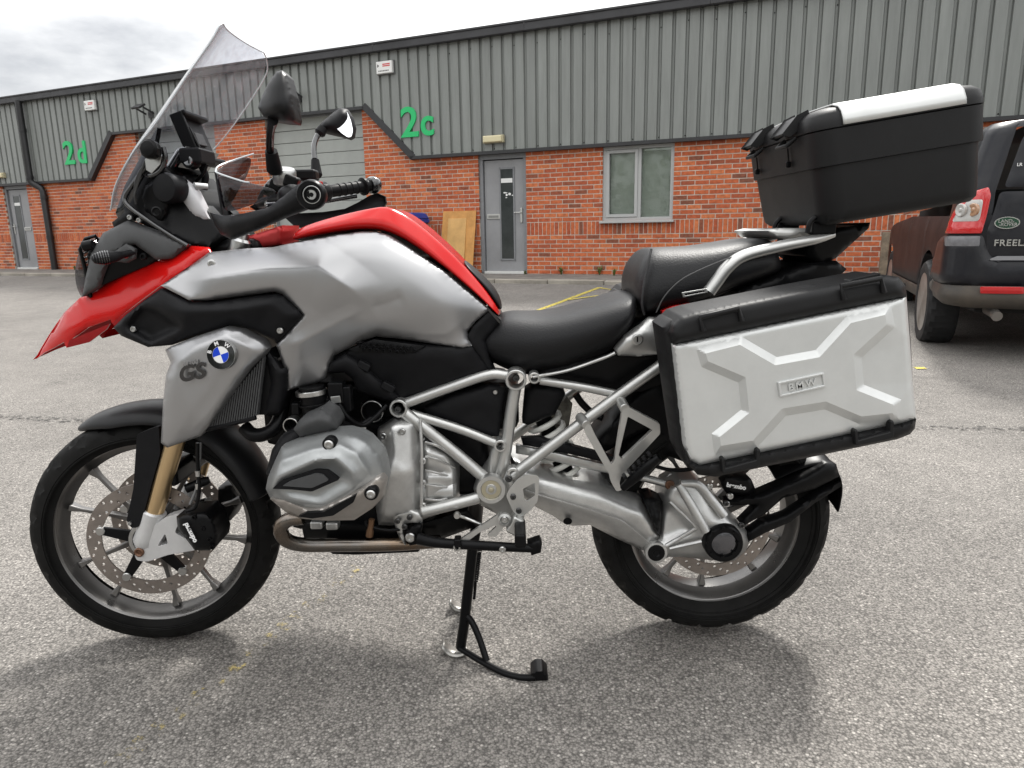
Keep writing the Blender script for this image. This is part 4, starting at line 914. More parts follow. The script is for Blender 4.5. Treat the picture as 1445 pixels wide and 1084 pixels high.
# caliper with maker's name
cal = relief('front_caliper', [(249, 729, -.16), (262, 724, -.165), (290, 722, -.165), (301, 731, -.165), (309, 757, -.165), (307, 769, -.165), (296, 777, -.165), (275, 777, -.165), (262, 760, -.165), (251, 748, -.16)], BLKS, bike, lines=[[(268, 738, -.176), (292, 764, -.176)]], th=.075, roll=.012, rollpx=7, step=4)
xd = bp(279, 766, -.17)-bp(264, 737, -.17)
text('maker_text', 'brembo', bp(268.5, 752, -.1795), xd, (xd.z, 0, -xd.x), .0165, .0009, mat('white_ink', (.8, .8, .8), .5), cal, bold=.0007)
for u, v in ((275, 729), (288, 745), (297, 760), (301, 771)): bolt(u, v, -.168, .006, cal, BLKS, .008)
fcal = relief('front_caliper', [(308, 688, .08), (330, 682, .08), (336, 712, .08), (325, 735, .08), (306, 730, .08)], BLKS, bike, th=.07, roll=.01)
tube('brake_hose', P3([(279, 625, -.15), (279, 655, -.15), (281, 690, -.155), (276, 715, -.16), (262, 722, -.165)]), .0045, BLKS, bike)
tube('brake_hose', P3([(283, 625, -.12), (281, 665, -.13), (277, 690, -.14), (268, 712, -.15)]), .0035, mat('hose_grey', (.12, .12, .12), .4), bike)
for v in (672, 690): lathe('hose_joint', [(.006, 0), (.006, .014)], bp(279.5, v, -.153), (0, 0, 1), BOLT, bike, n=10)
lathe('sensor_body', [(.011, 0), (.012, .004), (.012, .05), (.009, .06)], bp(262, 690, -.08), (1, .4, .3), BLKS, bike)
box('fork_bridge', bp(262, 655, 0), (.05, .22, .05), BLKS, bike, bevel=.012)
# ---- radiator cowls
cowls = relief('radiator_cowl', [(233, 494, -.215), (241, 489, -.235), (270, 477, -.245), (317, 462, -.255), (340, 466, -.258), (372, 482, -.25), (378, 492, -.25), (372, 502, -.252), (353, 520, -.258), (320, 565, -.262), (294, 601, -.262), (282, 616, -.255), (236, 632, -.235), (227, 625, -.23), (230, 570, -.24), (234, 530, -.24), (241, 512, -.238)], SIL, bike,
    lines=[[(252, 512, -.266), (278, 490, -.272), (318, 475, -.276), (348, 490, -.272), (360, 498, -.268)], [(300, 540, -.276), (270, 580, -.272), (250, 606, -.258)], [(348, 508, -.268), (318, 548, -.268), (284, 600, -.262)], [(246, 540, -.266), (242, 590, -.255)], [(318, 512, -.279), (285, 512, -.277)]], ridges=[([(247, 520), (256, 508), (278, 489), (318, 474), (350, 488), (364, 498)], .004, 8, 22), ([(356, 503), (330, 530), (300, 575), (262, 618)], .004, 22, 14)], th=.03, roll=.008, rollpx=5, step=3.3, it=10, mirror=True)
cowl = cowls[0]
# maker's roundel
rc = bp(312.5, 500.6, -.283); ax = Vector((-.10, -1, .12)).normalized(); _, ru, rv = frame_of(ax)
rx = Vector((0, 0, 1)).cross(-ax).normalized()*-1; rx = -rx if rx.x < 0 else rx; rz = Vector((0, 0, 1)); rz = (rz-ax*rz.dot(ax)).normalized()
rt = math.radians(19); rx2 = rx*math.cos(rt)+rz*math.sin(rt); rz2 = -rx*math.sin(rt)+rz*math.cos(rt)
rd_ = lathe('roundel', [(.0325, -.008), (.0325, .002), (.0318, .003)], rc, ax, BOLT, cowl, n=48)
def dsk(name, r0, r1, a0, a1, h, mt, n=24):
    V = []; 
    for i in range(n+1):
        a = a0+(a1-a0)*i/n; d = rx2*math.cos(a)+rz2*math.sin(a); V += [rc+ax*h+d*r0, rc+ax*h+d*r1]
    return mk(name, V, [(2*i, 2*i+1, 2*i+3, 2*i+2) for i in range(n)], mt, rd_, angle=None)
WP = mat('enamel_white', (.8, .8, .8), .12, coat=1.); BP_ = mat('enamel_blue', (.008, .05, .55), .12, coat=1.)
dsk('roundel_ring', .0185, .0312, 0, 2*math.pi, .0034, GLB, 48); dsk('roundel_line', .0178, .0187, 0, 2*math.pi, .0037, BOLT, 48)
for k in range(4): dsk('roundel_quarter', 0, .0178, k*math.pi/2, (k+1)*math.pi/2, .0036, (WP, BP_)[k % 2], 10)
for ch, a in (('B', 147), ('M', 90), ('W', 33)):
    a = math.radians(a); d = rx2*math.cos(a)+rz2*math.sin(a); text('roundel_letter', ch, rc+ax*.0042+d*.0248, rx2*math.sin(a)-rz2*math.cos(a), d, .0125, .0003, WP, rd_, bold=.0003)
gx = bp(292, 520, -.27)-bp(247, 528, -.27)
text('model_letters', 'GS', bp(268.5, 527, -.279), gx, (0, 0, 1), .047, .0012, GLB, cowl, shear=.35, bold=.0016, spacing=1.08)
text('model_numbers', 'R1200', bp(268, 512.5, -.279), gx, (0, 0, 1), .012, .0012, SIL, cowl, shear=.3, spacing=1.15, bold=.0004)
# radiator behind the cowl
rad_ = plate('radiator', [(286, 604), (374, 498), (392, 505), (386, 560), (378, 586), (362, 586), (292, 607)], -.215, .03, BLKS, bike, bevel=.003)
mk_fin = []
for k in range(21):
    t = k/20; a = bp(296+76*t, 596-92*t, -.232); b = bp(293+69*t, 604-18*t, -.232)
    if (a-b).length < .012: continue
    d = (b-a).normalized(); s = Vector((d.z, 0, -d.x))*.0016
    V = [q+Vector((0, y, 0)) for y in (-.004, .014) for q in (a-s, a+s, b+s, b-s)]
    mk('fin', V, [(0, 1, 2, 3), (4, 7, 6, 5), (0, 4, 5, 1), (1, 5, 6, 2), (2, 6, 7, 3), (3, 7, 4, 0)], DKG, rad_, angle=None)
tube('radiator_edge', P3([(290, 606, -.232), (330, 597, -.232), (361, 589, -.232)]), .006, PL, rad_, n=8)
relief('radiator_duct', [(377, 494, -.225), (386, 506, -.23), (396, 521, -.235), (409, 517, -.215), (405, 550, -.21), (401, 570, -.21), (394, 586, -.21), (378, 587, -.215), (368, 584, -.215), (380, 540, -.215), (374, 505, -.22)], PL, bike, lines=[[(390, 520, -.24), (396, 550, -.235), (392, 575, -.225)]], th=.06, roll=.008, mirror=True, step=5)
tube('coolant_hose', P3([(345, 603, -.19), (356, 613, -.2), (372, 613, -.2), (388, 603, -.19), (396, 585, -.17), (400, 560, -.15)]), .0165, BLKS, bike)
# ---- beak, headlamp panel, intake
relief('beak', [(50, 507, -.002), (68, 475, -.02), (90, 442, -.06), (112, 421, -.085), (171, 387, -.11), (215, 368, -.13), (270, 347, -.15), (294, 349, -.155), (298, 356, -.165), (262, 379, -.19), (227, 403, -.185), (195, 427, -.165), (158, 456, -.14), (156, 451, -.14), (125, 462, -.115), (98, 481, -.09), (94, 491, -.085), (90, 483, -.08), (74, 492, -.05), (62, 498, -.03)], RED, bike,
       lines=[[(66, 490, -.03), (85, 462, -.075), (120, 440, -.11), (185, 412, -.145), (240, 380, -.178), (283, 353, -.17)], [(80, 482, -.065), (110, 462, -.11), (155, 440, -.14), (200, 413, -.165)]], th=.006, roll=.004, rollpx=4, step=4.5, it=3, mirror=True)
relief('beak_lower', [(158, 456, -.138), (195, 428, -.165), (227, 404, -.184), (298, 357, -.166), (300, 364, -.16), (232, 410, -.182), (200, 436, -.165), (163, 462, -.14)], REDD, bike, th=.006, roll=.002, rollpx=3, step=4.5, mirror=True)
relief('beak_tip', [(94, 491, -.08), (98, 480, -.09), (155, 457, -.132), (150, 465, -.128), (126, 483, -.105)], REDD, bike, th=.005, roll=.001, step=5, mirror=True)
top = [P3([(50, 507, -.002), (68, 475, -.02), (90, 442, -.06), (112, 421, -.085), (171, 387, -.11), (215, 368, -.13), (270, 347, -.15), (294, 349, -.155)])]
ctr = P3([(50, 506.5, 0), (69, 474, 0), (92, 441, 0), (115, 420, 0), (176, 388, 0), (220, 372, 0), (275, 354, 0), (297, 355, 0)])
grid('beak_top', [top[0], ctr, mirv(top[0])], RED, bike, sub=2, solid=.004)
hl = relief('headlamp_panel', [(116, 419, -.115), (121, 390, -.12), (128, 360, -.125), (145, 329, -.13), (180, 311, -.145), (225, 328, -.16), (265, 346, -.168), (242, 365, -.172), (221, 367, -.17), (190, 345, -.165), (178, 347, -.165), (152, 366, -.155), (146, 382, -.15), (139, 405, -.14)], DKG, bike, lines=[[(126, 408, -.128), (134, 370, -.14), (150, 342, -.15), (182, 328, -.165), (232, 350, -.172)]], th=.02, roll=.008, rollpx=6, step=4.5, mirror=True)[0]
relief('headlamp_recess', [(139, 405, -.125), (146, 380, -.13), (152, 364, -.135), (190, 343, -.145), (222, 366, -.15), (214, 372, -.14), (172, 390, -.125)], BLKS, bike, th=.01, roll=.002, mirror=True)
lathe('headlamp', [(.03, -.03), (.075, 0), (.085, .02), (.08, .03), (.05, .036), (.02, .037)], bp(150, 385, 0), (-1, 0, .15), glass_mat('lamp_glass', (.5, .5, .52), .02), bike)
box('headlamp_body', bp(170, 375, 0)+Vector((.02, 0, 0)), (.10, .2, .10), BLKS, bike, bevel=.02)
# lamp guard grille in front
lg = empty('lamp_guard', (0, 0, 0), 0, bike)
gq = [(113, 352, -.10), (121, 337, -.10), (133, 333, -.10), (141, 345, -.10)]
tube('guard_frame', P3([(128, 420, -.10), (120, 380, -.10), (113, 352, -.10), (121, 337, -.10), (134, 333, -.10), (141, 343, -.09)]), .0045, BLKS, lg, n=8, smooth=False)
tube('guard_frame', mirv(P3([(128, 420, -.10), (120, 380, -.10), (113, 352, -.10), (121, 337, -.10), (134, 333, -.10), (141, 343, -.09)])), .0045, BLKS, lg, n=8, smooth=False)
for k in range(7):
    t = k/6; a = bp(113+10*t, 352+40*t, -.10); tube('guard_bar', [a, Vector((a.x-.015, 0, a.z+.012)), Vector((a.x, -a.y, a.z))], .0028, BLKS, lg, n=6)
for k in range(5): a = bp(119+4*k, 340+12*k, -.10); b = bp(126+4*k, 337+12*k, -.10); tube('guard_bar', [a, b], .0028, BLKS, lg, n=6, smooth=False)
cyl('guard_pivot', bp(118, 348, -.115), bp(132, 345, -.115), .012, BLKS, lg)
# indicators
for s in (-1, 1):
    a, b, c = bp(129, 366, -.225), bp(163, 362, -.20), bp(189, 356, -.165)
    if s > 0: a, b, c = [Vector((p.x, -p.y, p.z)) for p in (a, b, c)]
    ind = tube('indicator', [a, a.lerp(b, .12), a.lerp(b, .5), b, b.lerp(c, .35), c], [.003, .0105, .0145, .0115, .008, .007], PL, bike, n=16, k=4)
    for k in range(7): 
        q = a.lerp(b, .1+.1*k); lathe('lens_rib', [((.0088, .0108, .0125, .0138, .0146, .0146, .014)[k]+.0008, -.0008), ((.0088, .0108, .0125, .0138, .0146, .0146, .014)[k]+.0008, .0012)], q, b-a, GLB, ind, n=16)
relief('indicator_bracket', [(157, 358, -.16), (178, 344, -.17), (190, 352, -.175), (189, 365, -.175), (178, 371, -.17), (160, 369, -.16)], DKG, bike, th=.012, roll=.004, rollpx=4, step=4, mirror=True)
bolt(178, 361, -.176, .006); bolt(203, 362, -.158, .008, None, BLKS)
intake = relief('intake_panel', [(160, 462, -.165), (178, 444, -.175), (203, 424, -.19), (227, 407, -.20), (267, 427, -.222), (294, 427, -.226), (340, 421, -.23), (387, 415, -.232), (400, 418, -.235), (421, 438, -.236), (427, 446, -.234), (391, 486, -.222), (386, 480, -.22), (360, 468, -.22), (328, 461, -.218), (285, 472, -.21), (243, 487, -.2), (209, 490, -.19), (171, 474, -.172)], PL, bike,
    lines=[[(232, 425, -.215), (262, 440, -.238), (330, 438, -.252), (382, 428, -.254), (406, 446, -.250), (392, 468, -.236)], [(200, 431, -.195), (175, 461, -.176), (212, 484, -.19), (258, 463, -.222), (222, 437, -.208), (200, 431, -.195)], [(202, 437, -.168), (182, 461, -.155), (213, 478, -.165), (248, 462, -.19), (220, 442, -.18), (202, 437, -.168)]], th=.02, roll=.007, rollpx=5, step=4, it=2, mirror=True)[0]
bolt(189, 464.5, -.172, .007, intake); bolt(395.5, 466.5, -.243, .007, intake)
# ---- tank
tank = relief('tank_panel', [(227, 403, -.20), (262, 380, -.188), (295, 356, -.178), (345, 351, -.176), (385, 349, -.172), (420, 341, -.168), (476, 331, -.162), (510, 327, -.158), (531, 327, -.156), (548, 332, -.154), (569, 344, -.152), (600, 365, -.147), (627, 383, -.142), (691, 437, -.122), (672, 453, -.132), (659, 468, -.14), (660, 478, -.142), (666, 488, -.142), (653, 491, -.15), (610, 485, -.16), (560, 478, -.165), (531, 475, -.17), (511, 481, -.172), (470, 503, -.176), (463, 522, -.178), (459, 534, -.18), (448, 540, -.185), (406, 551, -.20), (403, 526, -.212), (390, 487, -.222), (428, 445, -.228), (421, 437, -.23), (398, 415, -.229), (387, 412, -.228), (340, 418, -.226), (294, 424, -.224), (267, 424, -.222)], SIL, bike,
    lines=[[(300, 370, -.202), (385, 363, -.212), (490, 353, -.207), (545, 357, -.200), (590, 384, -.192), (645, 424, -.168)],
           [(300, 398, -.226), (400, 394, -.236), (470, 408, -.232), (540, 418, -.216), (610, 440, -.190)], [(425, 455, -.234), (416, 500, -.228), (418, 530, -.214)], [(480, 478, -.202), (560, 464, -.190), (640, 460, -.162)]],
    ridges=[([(255, 400), (300, 391), (380, 379), (450, 377), (482, 398), (528, 434)], .016, 36, 54), ([(398, 492), (430, 479), (470, 458), (516, 434)], .006, 16, 26), ([(470, 494), (531, 464), (600, 472), (630, 471), (660, 450)], .0035, 28, 12),
            ([(300, 366), (385, 358), (476, 344), (540, 345), (590, 374), (650, 424)], .002, 10, 30), ([(522, 434), (548, 428), (572, 418)], -.004, 14, 22)],
    th=.02, roll=.005, rollpx=4, step=3.2, it=60, mirror=True)[0]
for u, v, y in ((299, 372, -.203),): bolt(u, v, y, .009, tank, BOLT, .004)
edge = [(402, 344, -.165), (421, 339, -.166), (476, 329, -.160), (531, 325, -.154), (569, 342, -.150), (627, 381, -.140), (691, 435, -.120), (706, 452, -.105)]
mid_ = [(404, 336, -.150), (424, 327, -.152), (480, 313, -.148), (531, 306, -.142), (567, 318, -.138), (634, 372, -.126), (693, 429, -.108), (707, 449, -.100)]
crs = [(409, 330, -.11), (428, 318, -.115), (483, 302, -.112), (530, 292, -.105), (560, 288, -.095), (645, 361, -.085), (697, 424, -.085), (707, 446, -.085)]
cen = [(416, 330, 0), (434, 320, 0), (486, 305, 0), (532, 296, 0), (564, 293, 0), (645, 362, 0), (694, 408, 0), (706, 440, 0)]
md1 = [(u-.4, v-1.6, y+.004) for u, v, y in mid_]; md0 = [(u+.4, v+1.8, y-.001) for u, v, y in mid_]
cr1 = [(u, v+.8, y-.006) for u, v, y in crs]
body('tank_cover', [edge, md0, md1, cr1, crs, cen], RED)
relief('tank_tail_cover', [(692, 438, -.118), (707, 452, -.105), (700, 462, -.11), (684, 480, -.12), (690, 505, -.12), (700, 528, -.11), (690, 532, -.115), (676, 505, -.125), (666, 489, -.135), (659, 475, -.135), (668, 460, -.13)], PL, bike, th=.05, roll=.005, rollpx=4, step=4.5, mirror=True)
box('dark_backing', Vector((bp(480, 575, 0).x, 0, bp(480, 572, 0).z)), (.34, .2, .16), BLKS, bike, bevel=.02)  # black block added as dark backing behind the gap under the tank
relief('tank_edge_seam', [(p[0], p[1]+1.5, p[2]) for p in edge]+[(p[0]-1, p[1]+5, p[2]) for p in reversed(edge)], GLB, bike, th=.006, roll=0, step=6, mirror=True)
body('tank_pad', [[(652, 372, -.082), (672, 398, -.086), (694, 424, -.09), (706, 446, -.09)], [(650, 366, -.055), (678, 391, -.065), (702, 415, -.065), (709, 438, -.06)], [(652, 362, 0), (682, 387, 0), (704, 411, 0), (710, 436, 0)]], PL)
box('tank_core', Vector((bp(520, 420, 0).x, 0, bp(520, 420, 0).z)), (.42, .24, .20), BLKS, bike, bevel=.03)
box('steering_head', Vector((bp(345, 400, 0).x, 0, bp(345, 400, 0).z)), (.16, .2, .22), BLKS, bike, bevel=.02)
# fork bridge parts and red casting seen under the handguard
relief('top_bridge', [(330, 345, -.07), (345, 335, -.08), (398, 318, -.08), (398, 345, -.08), (362, 352, -.08), (340, 358, -.07)], mat('red_alloy', (.42, .03, .03), .35, metal=.4), bike, th=.14, roll=.006)
lathe('fork_cap', [(.02, 0), (.024, .004), (.024, .03), (.018, .036), (.016, .05)], bp(336, 358, -.105), (.3, 0, .95), BOLT, bike)
lathe('fork_cap', [(.02, 0), (.024, .004), (.024, .03), (.018, .036), (.016, .05)], Vector((bp(336, 358, -.105).x, .105, bp(336, 358, -.105).z)), (.3, 0, .95), BOLT, bike)
# ---- side plastics under the tank
sp = relief('air_duct_cover', [(467, 504, -.155), (511, 484, -.16), (531, 478, -.16), (610, 487, -.155), (666, 490, -.14), (686, 517, -.125), (690, 530, -.12), (640, 545, -.125), (566, 564, -.13), (560, 566, -.13), (500, 530, -.15), (468, 510, -.155)], PL, bike, lines=[[(492, 495, -.166), (520, 490, -.168), (586, 505, -.168), (602, 492, -.16)], [(600, 560, -.14), (650, 520, -.145), (685, 520, -.13)], [(560, 530, -.15), (640, 505, -.155)]], th=.03, roll=.004, step=5, mirror=True)[0]
gr = relief('vent_grille', [(492, 493, -.168), (527, 479, -.17), (600, 488, -.166), (584, 498, -.17), (500, 497, -.17)], BLKS, bike, th=.01, roll=.002, step=5)
for k in range(9):
    u0 = 505+k*9.5
    for j in range(3):
        u, v = u0+j*4, 484+j*4.2+k*.75
        if v > 497: continue
        lathe('grille_cell', [(.0034, 0), (.0046, .001), (.0046, .003), (.0034, .004)], bp(u, v, -.171), (0, -1, 0), PL, gr, n=6, closed=True)
relief('throttle_cover', [(461, 527, -.18), (466, 512, -.185), (487, 500, -.185), (502, 507, -.18), (562, 560, -.15), (557, 568, -.15), (542, 566, -.15), (505, 553, -.165), (497, 535, -.175), (486, 526, -.18)], PL, bike, lines=[[(470, 516, -.192), (490, 510, -.195), (548, 558, -.165)]], th=.03, roll=.006, step=4.5, mirror=True)
for u, v in ((514, 516), (548, 546)): box('cover_clip', bp(u, v, -.172), (.03, .02, .018), PL, bike, rot=Matrix.Rotation(math.radians(30), 3, 'Y'), bevel=.003)
relief('rear_side_cover', [(598, 576, -.11), (640, 556, -.115), (690, 543, -.12), (712, 546, -.12), (713, 556, -.12), (704, 616, -.12), (690, 616, -.12), (640, 601, -.115), (604, 587, -.11)], PL, bike, lines=[[(625, 583, -.122), (672, 566, -.128), (688, 572, -.128), (700, 580, -.126)], [(640, 592, -.118), (676, 574, -.12), (690, 582, -.12)]], th=.03, roll=.004, step=4.5, mirror=True)
bolt(699, 553, -.122, .006)
relief('shock_reservoir_cover', [(741, 552, -.10), (752, 545, -.105), (790, 548, -.105), (798, 556, -.10), (783, 585, -.10), (770, 590, -.10), (745, 600, -.10), (737, 597, -.1)], PL, bike, lines=[[(746, 556, -.112), (790, 556, -.112)]], th=.06, roll=.006, step=4.5)
relief('under_seat_panel', [(742, 528, -.105), (800, 516, -.11), (868, 496, -.115), (934, 498, -.12), (940, 540, -.11), (905, 553, -.10), (872, 552, -.10), (800, 541, -.10)], BLKS, bike, th=.04, roll=.006, step=7, mirror=True)
# ---- seats
seat = body('rider_seat', [
    [(676, 500, 0), (690, 509, -.0), (723, 526, 0), (760, 531, 0), (805, 519, 0), (847, 505, 0), (868, 495, 0), (905, 448, 0)],
    [(672, 497, -.09), (688, 507, -.105), (723, 525, -.125), (760, 529, -.145), (805, 517, -.155), (847, 503, -.16), (868, 493, -.16), (905, 446, -.155)],
    [(662, 480, -.09), (680, 484, -.115), (715, 484, -.145), (760, 482, -.172), (810, 474, -.182), (850, 462, -.185), (880, 452, -.182), (906, 437, -.17)],
    [(682, 463, -.08), (694, 455, -.095), (717, 446, -.105), (764, 452, -.125), (815, 441, -.14), (862, 427, -.145), (888, 419, -.14), (905, 418, -.135)],
    [(690, 456, 0), (700, 446, 0), (720, 438, 0), (766, 444, 0), (816, 434, 0), (862, 419, 0), (887, 412, 0), (904, 413, 0)]], SEATM)
pill = body('pillion_seat', [
    [(908, 446, 0), (918, 444, 0), (940, 438, 0), (1000, 426, 0), (1030, 410, 0), (1080, 394, 0), (1115, 380, 0)],
    [(906, 445, -.15), (918, 443, -.152), (940, 437, -.155), (1000, 424, -.155), (1030, 408, -.15), (1080, 392, -.14), (1115, 378, -.12)],
    [(897, 425, -.15), (914, 418, -.170), (930, 415, -.174), (985, 402, -.178), (1030, 388, -.172), (1075, 372, -.158), (1114, 364, -.13)],
    [(890, 396, -.12), (912, 353, -.120), (923, 351, -.126), (985, 350, -.14), (1030, 342, -.14), (1070, 334, -.13), (1102, 342, -.11)],
    [(879, 402, 0), (910, 350, 0), (922, 349, 0), (985, 348, 0), (1030, 341, 0), (1072, 333, 0), (1102, 341, 0)]], SEATM)
tube('seat_piping', P3([(909, 444, -.160), (906, 430, -.168), (908, 405, -.165), (915, 370, -.148), (919, 352, -.128)]), .003, SEATS, pill, n=8)
tube('seat_seam', P3([(926, 441, -.171), (938, 418, -.178), (960, 396, -.180), (990, 380, -.178), (1030, 364, -.170), (1060, 357, -.162)]), .0016, mat('seam_thread', (.06, .06, .06), .6), pill, n=6)
body('seat_base', [[(700, 512, -.10), (760, 534, -.13), (850, 508, -.14), (905, 470, -.14), (1000, 430, -.13), (1110, 384, -.1)], [(700, 500, -.09), (760, 520, -.13), (850, 490, -.14), (905, 440, -.14), (1000, 412, -.13), (1110, 372, -.1)], [(700, 500, 0), (760, 500, 0), (850, 480, 0), (905, 440, 0), (1000, 412, 0), (1110, 372, 0)]], BLKS)
lk = relief('lock_panel', [(868, 494, -.165), (882, 476, -.17), (905, 460, -.172), (918, 449, -.168), (932, 450, -.16), (934, 500, -.16), (900, 503, -.165), (872, 502, -.165)], FRM, bike, lines=[[(884, 488, -.18), (905, 470, -.185), (918, 478, -.18), (926, 472, -.175)]], th=.03, roll=.005, rollpx=4, step=4, mirror=True)[0]
lathe('seat_lock', [(.013, 0), (.013, .004), (.010, .005), (.010, .003)], bp(899.5, 479, -.186), (0, -1, 0), BOLT, lk); box('key_slot', bp(899.5, 479, -.190), (.003, .003, .012), BLKS, lk, bevel=0)
tube('seat_rail_strip', P3([(752, 532, -.15), (800, 523, -.155), (850, 506, -.16), (868, 498, -.165)]), .004, FRM, bike, n=8)
# ---- rear frame of tubes
FY = -.135
fr = empty('frame', (0, 0, 0), 0, bike)
def ft(name, pts, r=.0125, both=True, mt=FRM):
    o = tube(name, P3(pts), r, mt, fr, n=16, smooth=len(pts) > 2)
    if both: tube(name, mirv(P3(pts)), r, mt, fr, n=16, smooth=len(pts) > 2)
    return o
ft('frame_tube', [(570, 570, FY), (640, 545, FY), (690, 529, FY), (716, 530, FY)], .0125)
ft('frame_tube', [(570, 582, FY-.01), (640, 637, FY-.01), (688, 678, FY-.015)], .0145)
ft('frame_tube', [(580, 584, FY), (650, 606, FY), (698, 625, FY)], .0115)
ft('frame_tube', [(727, 548, FY), (720, 590, FY), (713, 640, FY), (704, 672, FY)], .0145)
ft('frame_tube', [(722, 672, -.16), (790, 620, -.155), (869, 561, -.15), (940, 510, -.15), (985, 478, -.15)], .0135)
ft('frame_tube', [(762, 537, FY), (820, 546, FY), (868, 556, FY)], .0105)
ft('frame_tube', [(676, 702, -.16), (630, 714, -.17), (596, 722, -.175)], .0145)
ft('frame_tube', [(690, 688, -.12), (700, 640, -.12), (706, 626, -.12)], .016)
collar('frame_boss', 562, 577, FY-.028, .0215, .0165, .05, FRM, fr); collar('frame_boss', 728, 537, FY-.028, .025, .0195, .05, FRM, fr); collar('frame_boss', 754, 534, FY-.02, .0135, .009, .04, FRM, fr); collar('frame_boss', 706, 630, FY-.022, .0150, .010, .045, FRM, fr)
for u, v, r in ((562, 577, .009), (728, 533, .009), (754, 534, .006), (706, 630, .007)): bolt(u, v, FY, r, fr, mat('dark_bolt', (.08, .08, .08), .35, metal=.8), .008)
lathe('swingarm_pivot', [(.020, -.03), (.034, -.02), (.036, .0), (.034, .006), (.025, .006), (.0235, .0), (.014, .001), (.012, .003), (.004, .004)], bp(693, 690.5, -.185), (0, -1, 0), FRM, fr, n=40)
lathe('pivot_cap', [(.023, 0), (.023, .002), (.008, .003), (.006, .007), (.003, .008)], bp(693, 690.5, -.184), (0, -1, 0), mat('zinc_yellow', (.50, .46, .34), .35, metal=.8), fr)
relief('pivot_casting', [(674, 672, -.12), (690, 650, -.12), (700, 642, -.125), (716, 645, -.13), (722, 665, -.14), (728, 700, -.14), (738, 735, -.14), (720, 742, -.14), (700, 725, -.14), (676, 712, -.13), (668, 690, -.12)], FRM, fr, lines=[[(690, 690, -.15), (712, 690, -.15)]], th=.05, roll=.006, step=5, mirror=True)
bolt(718, 675, -.172, .009, fr, MATS['dark_bolt'])
ring('tube_clamp', bp(724, 669, -.176), (0, 1, 0), .015, .008, .03, FRM, fr)
# heel guard and rider peg
hg = plate('heel_guard', [(714, 700), (720, 688), (729, 678), (742, 670), (758, 671), (761, 675), (759, 707), (752, 717), (738, 729), (731, 729), (724, 722)], -.205, .007, FRM, bike, holes=[[(738, 690), (755, 681), (755, 699), (743, 708), (740, 706)]], bevel=.003, rad=3)
bolt(724, 701, -.206, .007, hg, MATS['dark_bolt']); bolt(732, 720.5, -.206, .007, hg, MATS['dark_bolt'])
pg = box('rider_peg', bp(734, 752, -.25), (.026, .10, .034), BLKS, bike, bevel=.006); bolt(724, 741, -.21, .012, pg); box('peg_bracket', bp(727, 738, -.2), (.03, .05, .045), FRM, pg, bevel=.006, rot=Matrix.Rotation(.5, 3, 'Y'))
for k in range(4): box('peg_tooth', bp(734, 752, -.21-.025*k)+Vector((0, 0, -.019)), (.026, .010, .006), BOLT, pg, bevel=0)
gl = plate('gear_lever_arm', [(640, 768), (696, 731), (706, 724), (720, 728), (722, 738), (710, 745), (700, 758), (688, 757), (694, 743), (676, 752), (648, 773)], -.215, .010, FRM, bike, holes=[[(684, 750), (700, 740), (700, 744), (690, 753)]], bevel=.003, rad=2)
lathe('lever_pivot', [(.016, 0), (.016, .010), (.011, .012), (.008, .006)], bp(712, 732, -.217), (0, -1, 0), FRM, gl); bolt(712, 732, -.226, .007, gl)
tube('shift_rod', P3([(645, 727, -.19), (672, 737, -.19), (690, 745, -.19)]), .004, BOLT, bike, n=8); lathe('rod_joint', [(.007, -.007), (.009, 0), (.007, .007)], bp(645, 727, -.19), (0, -1, 0), BOLT, bike)
# pillion hanger and peg
ph_ = plate('pillion_hanger', [(824, 600), (833, 599), (839, 612), (863, 656), (867, 650), (879, 575), (888, 575), (931, 598), (932, 612), (877, 671), (874, 683), (878, 692), (870, 694), (862, 680), (860, 670), (826, 612)], -.20, .016, FRM, bike, holes=[[(886, 588), (921, 607), (878, 648), (873, 643)]], bevel=.004, rad=3)
cyl('hanger_mount', bp(828, 600, -.2), bp(818, 588, -.16), .012, FRM, ph_); cyl('hanger_mount', bp(882, 577, -.2), bp(876, 566, -.16), .012, FRM, ph_)
pp_ = tube('pillion_peg', P3([(880, 688, -.225), (898, 672, -.245), (915, 657, -.255), (930, 645, -.26)]), [.012, .017, .018, .013], BLKS, bike, n=10, flat=.75)
for k in range(6): 
    c = bp(886+7*k, 679-6.2*k, -.235-.004*k); box('peg_rib', c+Vector((-.008, 0, .012)), (.008, .026, .008), PL, pp_, rot=Matrix.Rotation(math.radians(-42), 3, 'Y'), bevel=.002)
# ---- swing arm and final drive
sw = relief('swing_arm', [(721, 642, -.06), (748, 658, -.08), (764, 662, -.09), (804, 673, -.10), (850, 683, -.105), (876, 693, -.105), (905, 703, -.105), (920, 725, -.12), (932, 757, -.13), (908, 777, -.125), (872, 761, -.12), (833, 741, -.11), (808, 742, -.11), (796, 739, -.11), (779, 727, -.11), (757, 716, -.11), (735, 700, -.1), (722, 670, -.08)], CAST, bike,
    lines=[[(735, 660, -.115), (765, 676, -.135), (850, 700, -.145), (905, 725, -.15), (925, 755, -.145)], [(745, 695, -.135), (790, 712, -.145), (860, 735, -.15), (910, 760, -.14)]], th=.10, roll=.01, rollpx=7, step=5, it=3)
tube('casting_line', P3([(742, 692, -.140), (768, 701, -.1485), (820, 716, -.1555), (870, 732, -.158), (892, 746, -.156), (918, 768, -.143)]), .0022, CAST, sw, n=6)
lathe('drain_hole', [(.010, 0), (.011, .002), (.008, .001), (.007, -.004)], bp(801, 735, -.127), (0, -1, -.3), BLKS, sw)
